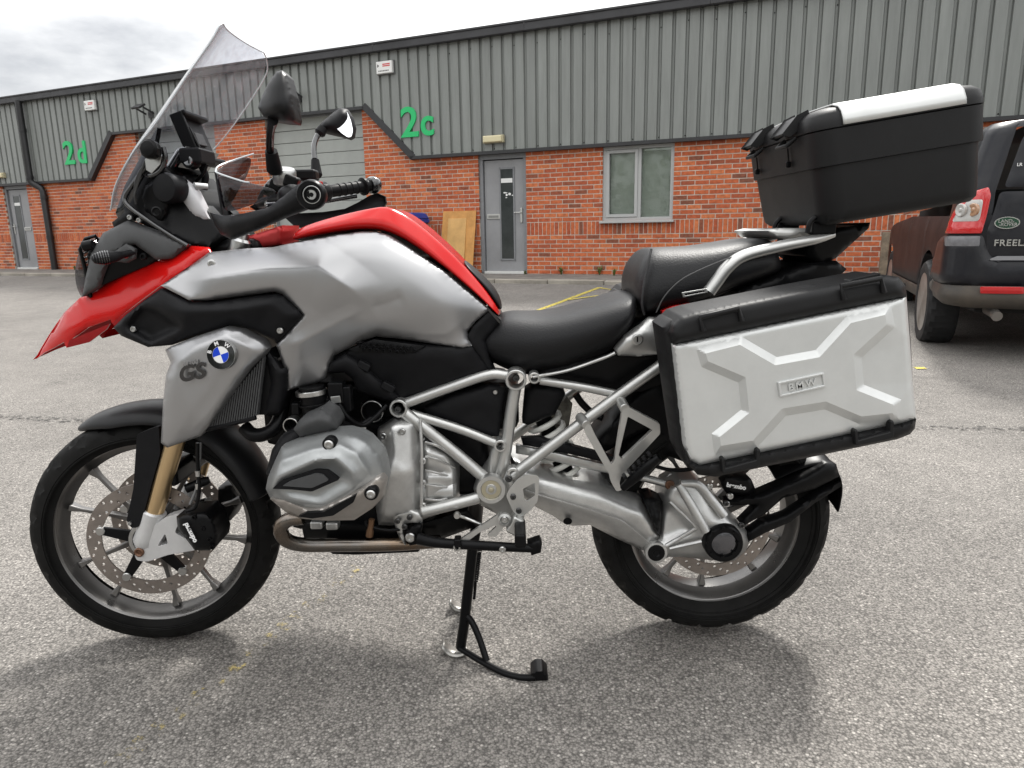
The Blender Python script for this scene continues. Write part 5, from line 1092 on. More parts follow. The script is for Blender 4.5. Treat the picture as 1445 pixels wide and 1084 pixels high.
boot = relief('rubber_boot', [(903, 697, -.10), (912, 701, -.115), (920, 700, -.115), (935, 708, -.11), (934, 740, -.13), (931, 758, -.135), (926, 752, -.145), (914, 722, -.145)], BLKS, bike, lines=[[(913, 705, -.14), (924, 735, -.16), (929, 752, -.15)], [(920, 703, -.13), (928, 735, -.145)], [(926, 705, -.14), (931, 735, -.155)]], th=.06, roll=.004, rollpx=4, step=3, it=1)
fd = relief('final_drive', [(933, 716, -.11), (935, 700, -.11), (940, 687, -.11), (957, 677, -.11), (983, 676, -.11), (1003, 694, -.115), (1022, 713, -.12), (1042, 737, -.12), (1056, 751, -.12), (1058, 765, -.12), (1052, 778, -.12), (1036, 792, -.12), (1006, 791, -.12), (960, 786, -.12), (944, 786, -.125), (928, 793, -.125), (914, 789, -.125), (909, 778, -.125), (917, 765, -.125), (931, 759, -.13)], CAST, bike,
    lines=[[(948, 690, -.135), (955, 684, -.142), (985, 684, -.14), (1018, 722, -.145)], [(945, 704, -.14), (985, 752, -.155), (1000, 760, -.165)], [(932, 775, -.15), (975, 758, -.15), (990, 757, -.155)], [(945, 720, -.125), (970, 745, -.132)], [(940, 781, -.135), (985, 784, -.13)], [(1000, 735, -.168), (1035, 742, -.165), (1048, 765, -.16), (1030, 785, -.16), (1000, 775, -.165)]], th=.09, roll=.01, rollpx=6, step=4, it=2)
tube('casting_rib', P3([(958, 684, -.147), (972, 707, -.158), (988, 735, -.168), (996, 750, -.172)]), [.010, .012, .012], CAST, fd, n=10); tube('casting_rib', P3([(960, 682, -.147), (985, 684, -.147), (1003, 704, -.15), (1022, 728, -.158)]), [.010, .011, .012], CAST, fd, n=10)
tube('casting_rib', P3([(945, 708, -.135), (980, 742, -.15), (977, 748, -.15), (940, 770, -.15)]), .005, CAST, fd, n=8); tube('casting_rib', P3([(945, 774, -.148), (990, 764, -.16)]), .005, CAST, fd, n=8, smooth=False)
tube('breather', P3([(964, 699, -.15), (975, 711, -.152)]), .007, BLKS, fd, n=10, smooth=False); box('breather_tip', bp(968, 702, -.159), (.014, .008, .010), PANW, fd, rot=Matrix.Rotation(.8, 3, 'Y'))
lathe('hub_cover', [(.048, -.03), (.048, .0), (.046, .010), (.043, .013), (.032, .013), (.0305, .009)], bp(1020.5, 766, -.172), (0, -1, 0), BLKS, fd, n=40)
lathe('hub_dome', [(.0305, 0), (.029, .004), (.02, .007), (.008, .008)], bp(1020.5, 766, -.179), (0, -1, 0), mat('dark_chrome', (.14, .14, .15), .2, metal=.9), fd, n=36)
for k in range(8):
    a = math.pi*2*k/8; lathe('cover_bolt', [(.004, 0), (.004, .003)], bp(1020.5, 766, -.185)+Vector((.0378*math.cos(a), 0, .0378*math.sin(a))), (0, -1, 0), BLKS, fd, n=8)
lathe('drive_pivot', [(.027, -.03), (.029, 0), (.027, .004), (.022, .005)], bp(926, 780, -.142), (0, -1, 0), CAST, fd, n=30); lathe('pivot_plug', [(.0215, 0), (.021, .004), (.010, .004), (.008, .002)], bp(926, 780, -.146), (0, -1, 0), BLKS, fd, n=24)
tube('torque_arm', P3([(735, 633, -.075), (800, 650, -.08), (860, 663, -.085), (915, 676, -.09), (945, 684, -.1)]), .010, FRM, bike, n=12)
bolt(945, 684, -.115, .012, None, MATS['rusty_bolt']); bolt(718+50, 629, -.12, .008, None, MATS['dark_bolt'])
relief('brake_line_guard', [(735, 618, -.08), (760, 617, -.1), (800, 627, -.1), (870, 646, -.09), (872, 657, -.09), (800, 640, -.1), (760, 632, -.1), (738, 628, -.08)], PL, bike, th=.02, roll=.004, step=5)
relief('tube_shield', [(728, 628, -.09), (745, 632, -.11), (790, 641, -.11), (862, 658, -.10), (862, 665, -.10), (790, 650, -.11), (745, 643, -.11), (728, 640, -.09)], FRM, bike, th=.015, roll=.003, step=5)
rcal = relief('rear_caliper', [(1018, 680, -.12), (1024, 672, -.12), (1060, 676, -.12), (1066, 690, -.12), (1058, 700, -.12), (1026, 697, -.12)], BLKS, bike, th=.07, roll=.008, step=4)
text('maker_text', 'brembo', bp(1039, 686.5, -.1225), bp(1054, 689, -.12)-bp(1026, 684, -.12), (0, 0, 1), .0155, .0008, MATS['white_ink'], rcal, bold=.0006)
for u, v in ((1001, 686), (1030, 700), (1025, 711)): bolt(u, v, -.13, .008, rcal, BOLT)
tube('rear_brake_hose', P3([(915, 655, -.1), (945, 663, -.1), (975, 662, -.1), (1000, 655, -.1), (1020, 640, -.1)]), .005, BLKS, bike)
# rear splash guard
ms = relief('splash_guard_arm', [(1024, 714, -.13), (1024, 706, -.13), (1060, 700, -.13), (1120, 674, -.12), (1165, 652, -.11), (1180, 655, -.11), (1185, 672, -.11), (1150, 690, -.12), (1105, 703, -.13), (1080, 725, -.135), (1050, 742, -.135), (1044, 738, -.135), (1070, 712, -.135)], BLKS, bike, lines=[[(1040, 711, -.14), (1080, 702, -.145), (1130, 680, -.135), (1172, 662, -.12)]], th=.03, roll=.006, step=5)
relief('splash_guard_stay', [(1055, 752, -.13), (1075, 738, -.135), (1110, 726, -.13), (1150, 700, -.12), (1186, 680, -.11), (1188, 686, -.11), (1150, 710, -.12), (1115, 737, -.13), (1080, 752, -.135), (1056, 765, -.13)], BLKS, bike, th=.03, roll=.005, step=5)
C_ = [Vector((p.x, 0, p.z)) for p in P3([(1095, 668, -.1), (1130, 652, -.1), (1162, 645, -.1), (1180, 652, -.1), (1190, 678, -.1), (1184, 716, -.1)])]
rows_ = []
for p in cat(C_, 3): rows_.append([p+Vector((0, y, -.25*abs(y)*abs(y)*8)) for y in (-.10, -.085, -.05, 0, .05, .085, .10)])
grid('splash_guard', rows_, BLKS, bike, sub=1, solid=.006)
for u, v in ((1024, 710), (1046, 741)): bolt(u, v, -.137, .007, ms, MATS['dark_bolt'])
# rear inner mudguard, shock and spring, exhaust can on the far side
relief('inner_mudguard', [(905, 548, -.07), (940, 520, -.07), (985, 540, -.08), (1000, 640, -.08), (985, 660, -.08), (935, 640, -.08), (925, 600, -.07), (850, 640, -.06), (842, 625, -.06), (880, 575, -.07)], BLKS, bike, lines=[[(930, 560, -.085), (960, 620, -.095)]], th=.16, roll=.01, step=7)
tube('silencer', [Vector((bp(840, 640, .1).x, .16, .42)), Vector((bp(900, 600, .16).x, .19, .50)), Vector((bp(1000, 560, .2).x, .21, .60)), Vector((bp(1120, 530, .2).x, .22, .67))], [.03, .05, .058, .055], mat('silencer_steel', (.30, .27, .25), .3, metal=1., noise=.3, nscale=6), bike, n=24)
hx = []
A_, B_ = bp(760, 575, -.035), bp(800, 672, -.035); axd = (B_-A_).normalized(); _, hu, hw = frame_of(axd)
for i in range(0, 7*14+1):
    a = 2*math.pi*i/14; hx.append(A_+(B_-A_)*(i/(7*14))+(hu*math.cos(a)+hw*math.sin(a))*.042)
shk = tube('shock_spring', hx, .0075, SPRW, bike, n=8, smooth=False); cyl('shock_body', A_-axd*.02, B_, .022, BLKS, shk)
relief('hugger_stain', [(775, 585, .02), (800, 560, .02), (808, 570, .02), (803, 600, .02), (790, 625, .02), (770, 620, .02)], mat('muddy_plastic', (.20, .19, .16), .8, noise=.6, nscale=30, dirt=(.06, .055, .05)), bike, th=.01, roll=.003)
tube('wiring_loom', P3([(812, 556, -.05), (822, 570, -.05), (838, 585, -.05), (850, 590, -.06)]), .009, BLKS, bike)
# ---- engine
eng = relief('engine_case', [(533, 605, -.15), (560, 588, -.14), (575, 590, -.14), (592, 592, -.14), (596, 640, -.15), (596, 735, -.15), (560, 742, -.15), (534, 741, -.15), (528, 700, -.15)], CAST, bike, lines=[[(553, 600, -.185), (556, 650, -.20), (545, 690, -.20), (540, 730, -.18)], [(580, 600, -.165), (582, 660, -.185), (582, 725, -.18)], [(548, 672, -.215), (570, 668, -.20), (585, 663, -.185)]], th=.12, roll=.01, rollpx=6, step=4, it=2)
relief('gearbox_case', [(595, 600, -.13), (600, 620, -.14), (625, 632, -.13), (645, 645, -.12), (648, 665, -.12), (647, 712, -.12), (630, 722, -.13), (600, 732, -.14), (595, 735, -.14)], CAST, bike, lines=[[(600, 635, -.17), (628, 643, -.155), (602, 655, -.168)], [(600, 665, -.15), (640, 668, -.15)], [(602, 690, -.165), (636, 682, -.155), (604, 710, -.16)], [(600, 672, -.165), (640, 676, -.158)]], th=.12, roll=.006, rollpx=5, step=3.5, it=1)
for k in range(5): tube('casting_fin', P3([(600, 624+k*20, -.165), (618, 630+k*19, -.168), (642, 646+k*14, -.14)]), .003, CAST, eng, n=6)
for k, (u, v) in enumerate(((597, 650), (597, 681), (597, 713), (568, 609), (541, 615))): bolt(u, v, -.172 if k < 3 else -.185, .008, eng, CAST if k < 3 else BOLT, .007)
cyl('starter_housing', bp(645, 690, -.13), bp(590, 692, -.13), .03, CAST, bike, b=.008)
tube('casting_edge', P3([(593, 592, -.168), (595, 640, -.178), (595, 700, -.178), (594, 738, -.17)]), .004, CAST, eng, n=8)
box('engine_core', Vector((bp(520, 650, 0).x, 0, bp(520, 650, 0).z)), (.38, .24, .30), BLKS, bike, bevel=.03)
box('gearbox_core', Vector((bp(650, 640, 0).x, 0, bp(650, 630, 0).z)), (.16, .18, .22), BLKS, bike, bevel=.03)
box('battery_tray', Vector((bp(650, 570, 0).x, 0, bp(650, 565, 0).z)), (.3, .18, .12), BLKS, bike, bevel=.02)
# near cylinder with finned head
for s in (-1, 1):
    c0 = bp(455, 668, -.30); c1 = Vector((bp(475, 660, -.12).x, -.12, bp(475, 660, -.12).z))
    if s > 0: c0, c1 = [Vector((p.x, -p.y, p.z)) for p in (c0, c1)]
    cb = cyl('cylinder_barrel', c1, c0, .062, CAST, bike, n=36)
    for k in range(5):
        q = c1.lerp(c0, .25+.14*k); lathe('cooling_fin', [(.076, -.003), (.078, 0), (.076, .003)], q, c0-c1, CAST, cb, n=36)
cov = relief('valve_cover', [(378, 674, -.335), (388, 650, -.335), (397, 631, -.335), (428, 620, -.335), (460, 612, -.335), (489, 611, -.335), (506, 615, -.335), (519, 622, -.335), (537, 642, -.335), (543, 662, -.335), (545, 680, -.335), (541, 698, -.335), (532, 712, -.335), (499, 733, -.335), (460, 734, -.335), (422, 730, -.335), (400, 718, -.335), (382, 704, -.335), (375, 690, -.335)], VALV, bike,
    lines=[[(384, 672, -.372), (395, 650, -.372), (440, 634, -.378), (478, 627, -.380), (502, 640, -.378), (516, 662, -.374), (520, 682, -.370), (508, 692, -.372)], [(383, 690, -.382), (396, 673, -.392), (446, 650, -.400), (474, 647, -.402), (497, 668, -.398), (502, 688, -.390), (455, 714, -.388), (408, 703, -.385)], [(388, 691, -.372), (401, 678, -.376), (447, 657, -.380), (468, 656, -.380), (487, 675, -.378), (445, 703, -.374), (409, 698, -.372), (388, 691, -.372)]], ridges=[([(382, 676), (395, 652), (440, 635), (478, 628), (503, 641), (518, 664), (522, 686)], .005, 7, 12), ([(383, 690), (396, 673), (446, 650), (474, 647), (497, 668), (504, 690)], .004, 10, 7)], th=.06, roll=.012, rollpx=6, step=3.0, it=5, mirror=True)[0]
plate('cover_inlay', [(384, 690), (396, 679), (446, 663), (462, 664), (479, 677), (440, 694), (412, 691)], -.3905, .012, PL, cov, bevel=.004, rad=3)
plate('cover_inlay', [(398, 686), (410, 679), (446, 668), (456, 670), (464, 678), (440, 689), (412, 687)], -.3945, .008, DKG, cov, bevel=.003, rad=3)
gd = relief('cylinder_guard', [(381, 704, -.36), (400, 706, -.375), (430, 718, -.385), (452, 717, -.39), (480, 704, -.39), (512, 688, -.388), (530, 675, -.375), (539, 669, -.355), (546, 678, -.35), (541, 702, -.35), (526, 717, -.355), (500, 734, -.355), (460, 735, -.355), (424, 732, -.35), (402, 722, -.35)], CHAMP, bike, lines=[[(500, 700, -.398), (522, 690, -.388), (532, 695, -.37)], [(430, 724, -.39), (455, 724, -.395), (495, 705, -.398)]], th=.02, roll=.006, rollpx=4, step=3.5, it=2, mirror=True)[0]
plate('guard_inlay', [(420, 729), (432, 724), (456, 723), (503, 698), (499, 709), (470, 728), (440, 732)], -.4035, .012, BLKS, gd, bevel=.003, rad=2)
for u, v, y in ((464.5, 627, -.384), (523.6, 697, -.394)):
    q = lathe('cover_bolt', [(.0145, -.02), (.0145, 0), (.0125, .003), (.0105, .003), (.0095, -.001)], bp(u, v, y), (0, -1, 0), BLKS, cov); lathe('bolt_head', [(.0095, 0), (.0095, .004), (.007, .006), (.0045, .006), (.004, .002)], bp(u, v, y-.001), (0, -1, 0), BOLT, cov)
relief('coil_cover', [(414, 606, -.30), (423, 592, -.305), (448, 582, -.31), (452, 577, -.31), (468, 586, -.31), (476, 598, -.305), (475, 606, -.30), (462, 612, -.30), (424, 618, -.30)], DKG, bike, lines=[[(424, 604, -.325), (446, 592, -.33), (466, 594, -.33), (468, 602, -.325)]], th=.08, roll=.008, rollpx=5, step=3.5)
relief('head_shroud', [(375, 668, -.30), (384, 634, -.29), (396, 616, -.28), (420, 604, -.28), (424, 616, -.29), (400, 630, -.30), (388, 655, -.31), (380, 672, -.31)], PL, bike, th=.05, roll=.005, step=4)
tb = cyl('throttle_body', bp(448, 600, -.20), bp(440, 545, -.20), .030, BLKS, bike, n=28)
ring('hose_clip', bp(440, 557, -.2), (bp(440, 545, -.2)-bp(448, 600, -.2)), .036, .031, .012, BOLT, tb); ring('hose_clip', bp(443, 572, -.2), (bp(440, 545, -.2)-bp(448, 600, -.2)), .034, .030, .006, BLKS, tb)
for u, v, s_ in ((476, 553, (.035, .04, .05)), (488, 562, (.03, .03, .06)), (483, 580, (.03, .03, .03)), (419, 576, (.02, .03, .03)), (462, 572, (.02, .03, .04))): box('connector_block', bp(u, v, -.19), s_, BLKS, bike, bevel=.004)
box('connector_label', bp(474, 564, -.222), (.022, .004, .016), BOLT, bike, bevel=.001, rot=Matrix.Rotation(-.1, 3, 'Y')); lathe('connector_screw', [(.005, 0), (.006, .004)], bp(475, 580, -.215), (0, -1, 0), STICK, bike, n=12)
tube('cable', P3([(452, 582, -.25), (470, 582, -.25), (485, 597, -.23), (505, 601, -.2), (525, 590, -.18)]), .006, BLKS, bike); tube('cable', P3([(478, 570, -.22), (492, 590, -.22), (512, 600, -.2), (530, 588, -.18), (545, 572, -.16)]), .005, BLKS, bike)
collar('engine_mount', 525, 581, -.16, .026, .0235, .04, BLKS); ring('engine_mount_lip', bp(525, 581, -.162), (0, 1, 0), .0262, .0245, .004, BOLT, bike)
collar('engine_mount', 410, 601, -.24, .018, .0155, .03, BOLT); box('engine_mount_core', bp(525, 581, -.12), (.05, .02, .05), BLKS, bike)
for k in range(6): tube('head_fin', P3([(480+k*6, 604+k*1.4, -.24), (498+k*4, 604+k*2.5, -.21), (516, 604+k*3, -.19)]), .0022, CAST, eng, n=6)
tube('header_pipe', P3([(428, 730, -.30), (408, 733, -.30), (396, 745, -.295), (404, 762, -.28), (430, 769, -.25), (480, 769, -.21), (560, 768, -.17), (620, 764, -.12)]), .0165, PIPEM, bike, n=18)
tube('header_pipe', mirv(P3([(428, 730, -.30), (408, 733, -.30), (396, 745, -.295), (404, 762, -.28), (430, 769, -.25), (480, 769, -.21), (560, 768, -.17), (620, 764, -.12)])), .019, PIPEM, bike, n=18)
relief('skid_plate', [(455, 772, -.15), (470, 782, -.15), (500, 783, -.15), (590, 779, -.15), (598, 770, -.15), (560, 772, -.14)], BLKS, bike, th=.3, roll=.004, step=6)
relief('lower_engine', [(424, 735, -.12), (500, 736, -.14), (560, 742, -.14), (600, 738, -.13), (660, 720, -.1), (680, 740, -.08), (620, 762, -.08), (560, 766, -.1), (430, 764, -.1)], BLKS, bike, lines=[[(450, 748, -.13), (560, 752, -.15)]], th=.2, roll=.008, step=5)
for u, v in ((448, 739), (470, 740)): box('sump_lug', bp(u, v, -.17), (.03, .03, .02), CAST, bike, bevel=.005)
lathe('oxygen_sensor', [(.009, 0), (.009, .014), (.007, .02), (.007, .045)], bp(521, 757, -.19), (.2, 0, 1), mat('rusty_steel', (.16, .09, .05), .5, metal=.7), bike, n=8)
tube('cable', P3([(516, 735, -.18), (520, 742, -.185), (545, 748, -.18), (580, 746, -.17)]), .004, BLKS, bike, n=8)
# ---- stand mount, side stand, centre stand
sm_ = relief('stand_bracket', [(554, 730, -.175), (562, 723, -.18), (580, 720, -.185), (592, 724, -.185), (596, 732, -.185), (590, 738, -.185), (572, 738, -.18), (568, 752, -.18), (574, 770, -.18), (568, 771, -.18), (558, 745, -.175)], FRM, bike, th=.03, roll=.004, rollpx=3, step=3.5)
for u, v in ((561, 735), (578, 730), (571, 743)): bolt(u, v, -.186, .007, sm_, MATS['dark_bolt'])
relief('stand_switch', [(572, 752, -.19), (582, 742, -.19), (596, 740, -.19), (594, 752, -.19), (590, 768, -.19), (578, 770, -.19)], BLKS, bike, th=.03, roll=.004, rollpx=3, step=3.5); bolt(579, 758, -.195, .012)
ss = tube('side_stand', P3([(590, 760, -.20), (620, 766, -.21), (680, 770, -.22), (735, 773, -.225), (752, 774, -.226)]), [.015, .012, .011, .010], BLKS, bike, n=14)
relief('side_stand_foot', [(744, 768, -.235), (762, 762, -.235), (765, 768, -.235), (763, 780, -.235), (750, 784, -.235)], BLKS, ss, th=.03, roll=.004, rollpx=3, step=3.5)
bolt(645, 772, -.222, .009, ss); bolt(709, 775, -.236, .008, ss); box('stand_stop', bp(646, 764, -.222), (.016, .03, .02), BLKS, ss, bevel=.003)
CSY = -.112
cs = tube('centre_stand', P3([(671, 750, CSY), (667, 772, CSY), (655, 880, CSY), (650, 914, CSY)]), .0135, BLKS, bike, n=16, smooth=False)
tube('stand_leg', [Vector((p.x, -p.y, p.z)) for p in P3([(671, 750, CSY), (667, 772, CSY), (655, 880, CSY), (650, 914, CSY)])], .0135, BLKS, cs, n=16, smooth=False)
tube('stand_cross_tube', [bp(668, 762, CSY), Vector((bp(668, 762, CSY).x, .135, bp(668, 762, CSY).z))], .012, BLKS, cs, smooth=False)
tube('lever_brace', P3([(658, 868, CSY-.004), (666, 878, CSY-.014), (676, 900, CSY-.032), (687, 933, CSY-.058)]), .0085, BLKS, cs, n=12)
tube('foot_lever', P3([(648, 914, CSY-.004), (664, 924, CSY-.03), (684, 936, CSY-.062), (712, 950, CSY-.095), (735, 956, CSY-.112), (756, 956, CSY-.12)]), .0085, BLKS, cs, n=12)
relief('lever_pad', [(749, 951, -.238), (756, 945, -.238), (766, 945, -.238), (773, 952, -.238), (774, 962, -.238), (750, 962, -.238)], BLKS, cs, th=.045, roll=.008, rollpx=4, step=3)
for s in (-1, 1):
    c = bp(645, 915, CSY); c = Vector((c.x, c.y*(-s), max(.016, c.z)))
    V = [c+Vector((.036*math.cos(a), y, .034*math.sin(a)+.018)) for y in (-.022, .022) for a in [math.radians(190+16*i) for i in range(9)]]
    zmin = min(v.z for v in V); V = [v-Vector((0, 0, zmin-.004)) for v in V]
    mk('stand_foot', V, [(i, i+1, 10+i, 9+i) for i in range(8)], mat('worn_steel', (.34, .33, .31), .42, metal=.8, noise=.3, nscale=40), cs, solid=.005, angle=40)
hx = []
A_, B_ = bp(676, 778, -.09), bp(671, 820, -.07)
for i in range(0, 16*8+1):
    a = 2*math.pi*i/8; d = (B_-A_); hx.append(A_+d*(i/(16*8))+Vector((.0065*math.cos(a), .0065*math.sin(a), 0)))
tube('stand_spring', hx, .0016, BLKS, cs, n=6, smooth=False); tube('spring_hook', [B_, bp(670, 835, -.07), bp(669, 845, -.09)], .004, BLKS, cs, n=8)
# ---- cockpit
def screen_row(u, v, w, bow):
    p = bp(u, v, -w); return [Vector((p.x-bow*(1-(q/4)**2) if False else p.x-bow*(1-abs(q/4)**2.2), q/4*w, p.z+bow*.25*(1-abs(q/4)**2))) for q in range(-4, 5)]
scr = grid('windscreen', [screen_row(*r) for r in ((156, 297, .125, .03), (163, 262, .145, .045), (186, 218, .165, .055), (222, 171, .175, .06), (262, 110, .180, .06), (298, 58, .172, .05), (308, 38, .155, .035), (315, 33, .13, .02))], glass_mat('screen_acrylic', (.84, .85, .88), .01, 1.5, dust_haze=.34), bike, sub=2, solid=.004)
E1 = [screen_row(*r)[0] for r in ((156, 297, .125, .03), (163, 262, .145, .045), (186, 218, .165, .055), (222, 171, .175, .06), (262, 110, .180, .06), (298, 58, .172, .05), (308, 38, .155, .035))]
tube('screen_edge', screen_row(315, 33, .13, .02), .0014, mat('acrylic_edge_sheen', (.45, .48, .50), .25), scr, n=8)  # pale opaque tubes paint in the sheen along the screen edges
E1 = E1+[screen_row(315, 33, .13, .02)[0]]
tube('screen_edge', E1, .0018, MATS['acrylic_edge_sheen'], scr, n=8); tube('screen_edge', mirv(E1), .0016, MATS['acrylic_edge_sheen'], scr, n=8)
relief('screen_carrier', [(163, 300, -.10), (176, 262, -.11), (207, 205, -.12), (222, 180, -.125), (216, 215, -.125), (196, 262, -.12), (178, 300, -.11), (168, 312, -.1)], GLB, bike, th=.02, roll=.003, step=5, mirror=True)
relief('cockpit_fairing', [(160, 320, -.10), (172, 296, -.105), (184, 276, -.11), (200, 244, -.115), (214, 226, -.12), (236, 236, -.11), (262, 262, -.10), (298, 300, -.10), (318, 332, -.11), (296, 352, -.13), (268, 346, -.145), (228, 328, -.14), (182, 308, -.125)], BLKS, bike, lines=[[(182, 290, -.12), (205, 262, -.125), (232, 300, -.12), (270, 325, -.125)]], th=.05, roll=.008, step=5, mirror=True)
cp = tube('fairing_trim', P3([(206, 236, -.135), (186, 262, -.14), (176, 280, -.14), (184, 293, -.145), (210, 312, -.155), (240, 332, -.16), (265, 347, -.165)]), .005, GLB, bike, n=10)
relief('fairing_lower_trim', [(158, 314, -.12), (172, 303, -.135), (184, 296, -.145), (192, 304, -.145), (178, 313, -.14), (162, 324, -.12)], BLKS, bike, th=.015, roll=.003, step=4, mirror=True)
for u, v in ((197, 311), (184, 307)): bolt(u, v, -.15, .006)
kn = lathe('screen_knob', [(.010, -.01), (.018, 0), (.021, .008), (.021, .022), (.016, .028), (.006, .030)], bp(218, 213, -.155), (-.1, -1, .1), BLKS, bike, n=10)
plate('knob_plate', [(204, 225), (214, 216), (228, 220), (226, 232), (214, 245), (206, 240)], -.148, .006, BOLT, bike, bevel=.001); tube('knob_arm', P3([(230, 208, -.14), (233, 224, -.14), (227, 240, -.14), (214, 248, -.14), (206, 245, -.13)]), .006, GLB, bike, n=10)
for k in range(3): tube('wire', P3([(204, 232-k*2, -.14), (196, 244+k*5, -.145), (190, 262+k*7, -.145), (192, 280+k*4, -.14)]), .0022, mat('wire_black', (.03, .03, .03), .4), bike, n=6)
ld = lathe('display_housing', [(.026, -.05), (.032, -.04), (.034, -.008), (.030, .0), (.016, .003)], bp(231, 265, -.150), (-.3, -1, .05), PL, bike, n=30)
relief('display_arm', [(205, 262, -.13), (226, 248, -.135), (240, 268, -.14), (236, 300, -.135), (228, 318, -.13), (204, 300, -.125), (196, 282, -.12)], BLKS, bike, th=.04, roll=.008, step=4.5); lathe('arm_boss', [(.010, 0), (.012, .004), (.009, .006), (.006, .003)], bp(222, 299, -.15), (0, -1, 0), BLKS, bike)
LBP = mat('pale_panel', (.50, .50, .51), .38, noise=.1, nscale=14)
relief('instrument_shell', [(246, 258, -.10), (258, 252, -.10), (268, 260, -.11), (278, 270, -.11), (287, 288, -.11), (292, 300, -.11), (298, 310, -.11), (288, 313, -.11), (270, 303, -.115), (256, 284, -.11)], LBP, bike, lines=[[(256, 262, -.12), (268, 276, -.125), (285, 305, -.12)]], th=.02, roll=.006, rollpx=5, step=4)
relief('instrument_body', [(238, 250, -.08), (262, 246, -.08), (292, 288, -.08), (304, 318, -.08), (280, 330, -.08), (250, 300, -.08)], BLKS, bike, th=.16, roll=.006, step=5)
for (a, b, r, mt_) in (((240, 275, -.12), (250, 264, -.12), .009, BOLT), ((274, 262, -.10), (292, 264, -.08), .008, BOLT), ((252, 258, -.11), (262, 254, -.1), .01, BLKS), ((238, 283, -.125), (258, 280, -.12), .004, BOLT)): tube('cockpit_bracket', P3([a, b]), r, mt_, bike, n=10, smooth=False)
relief('instrument_visor', [(248, 240, -.09), (258, 222, -.09), (268, 207, -.09), (262, 206, -.09), (250, 210, -.09), (232, 238, -.09), (238, 252, -.09)], GLB, bike, th=.17, roll=.008, step=4.5)
# satnav cradle
gc = bp(276, 200, -.0); t_ = (bp(286, 230, -.05)-bp(262, 174, -.05)).normalized(); nx = Vector((t_.z, 0, -t_.x)); nx = nx if nx.x > 0 else -nx
RM = Matrix((Vector((0, 1, 0)), nx, Vector((0, 1, 0)).cross(nx))).transposed()
gp_ = box('satnav_cradle', gc, (.135, .018, .115), PL, bike, rot=RM, bevel=.006)
for d in (-1, 1): box('cradle_lip', gc+t_*(.053*d)+nx*.014, (.13, .028, .012), PL, gp_, rot=RM, bevel=.004)
box('cradle_side', gc+Vector((0, -.064, 0))+nx*.006, (.010, .030, .115), BLKS, gp_, rot=RM, bevel=.003); box('cradle_contact', gc+nx*.012, (.05, .006, .03), DKG, gp_, rot=RM, bevel=.002); tube('cradle_lever', [gc+Vector((0, -.06, 0))+nx*.02+t_*-.02, gc+Vector((0, -.06, 0))+nx*.024+t_*.03], .003, BLKS, gp_, n=6, smooth=False)
lathe('cradle_lock', [(.012, -.03), (.0165, -.02), (.0165, 0), (.0145, .003), (.012, .002)], bp(266, 227, -.09), (-.2, -1, .1), BLKS, gp_); lathe('lock_face', [(.0115, 0), (.0105, .003)], bp(266, 227, -.092), (-.2, -1, .1), BOLT, gp_); box('key_slot', bp(266, 227, -.0965), (.002, .002, .011), BLKS, gp_, bevel=0)
box('cradle_block', bp(279, 222, -.05), (.05, .09, .035), PL, gp_, bevel=.006); tube('cradle_arm', P3([(283, 232, -.03), (290, 248, -.03), (288, 262, -.03)]), .008, PL, gp_); tube('cradle_cable', P3([(292, 232, -.06), (286, 246, -.06), (276, 258, -.05), (280, 270, -.04)]), .004, BLKS, gp_, n=8)
# handlebar
bl_ = P3([(437, 272, -.43), (419, 279, -.33), (398, 280, -.26), (372, 286, -.14)]); br_ = P3([(372, 289, .06), (420, 279, .22), (452, 272, .29), (522, 262, .42)])
hb = tube('handlebar', bl_+br_, .011, BLKS, bike, n=14)
gr_l = cyl('grip', bl_[0], bl_[1], .0165, BLKS, bike, n=20); gr_r = cyl('grip', br_[2]+(br_[3]-br_[2])*.12, br_[3], .0175, BLKS, bike, n=20)
for k in range(5): q = br_[2].lerp(br_[3], .35+.12*k); lathe('grip_rib', [(.0185, -.002), (.0192, 0), (.0185, .002)], q, br_[3]-br_[2], BLKS, gr_r, n=18)
lathe('grip_flange', [(.019, 0), (.026, .004), (.026, .010), (.018, .013)], br_[2].lerp(br_[3], .82), br_[3]-br_[2], BLKS, gr_r)
lathe('bar_end', [(.016, 0), (.023, .004), (.026, .012), (.026, .022), (.020, .036), (.008, .044)], br_[3]-(br_[3]-br_[2]).normalized()*.006, br_[3]-br_[2], GLB, gr_r)
ctl = lathe('switch_cluster', [(.018, -.03), (.026, -.024), (.029, -.01), (.029, .014), (.022, .024)], br_[2]+(br_[3]-br_[2])*.02, br_[3]-br_[2], BLKS, bike, n=18)
box('red_button', br_[2]+Vector((.008, -.025, .020)), (.013, .012, .018), RED, ctl, bevel=.003)
ctl2 = lathe('switch_cluster', [(.018, -.03), (.025, -.02), (.027, .0), (.025, .02), (.018, .03)], bl_[1].lerp(bl_[2], .3), bl_[1]-bl_[2], BLKS, bike, n=18)
tube('lever', [br_[2]+Vector((-.03, 0, -.01)), br_[2]+Vector((-.035, .05, -.025)), br_[3]+Vector((-.04, -.01, -.03))], [.008, .006, .007], GLB, bike, n=10)
tube('lever', [bl_[2]+Vector((-.03, 0, -.01)), bl_[1]+Vector((-.05, -.02, -.015)), bl_[0]+Vector((-.055, .02, -.02))], [.008, .006, .007], GLB, bike, n=10)
res = lathe('fluid_reservoir', [(.020, -.01), (.024, -.006), (.024, .018), (.021, .023)], bp(402, 254, -.24), (.1, -.3, 1), BOLT, bike, n=24); tube('reservoir_arm', P3([(402, 258, -.24), (415, 266, -.27)]), .01, BOLT, bike, smooth=False)
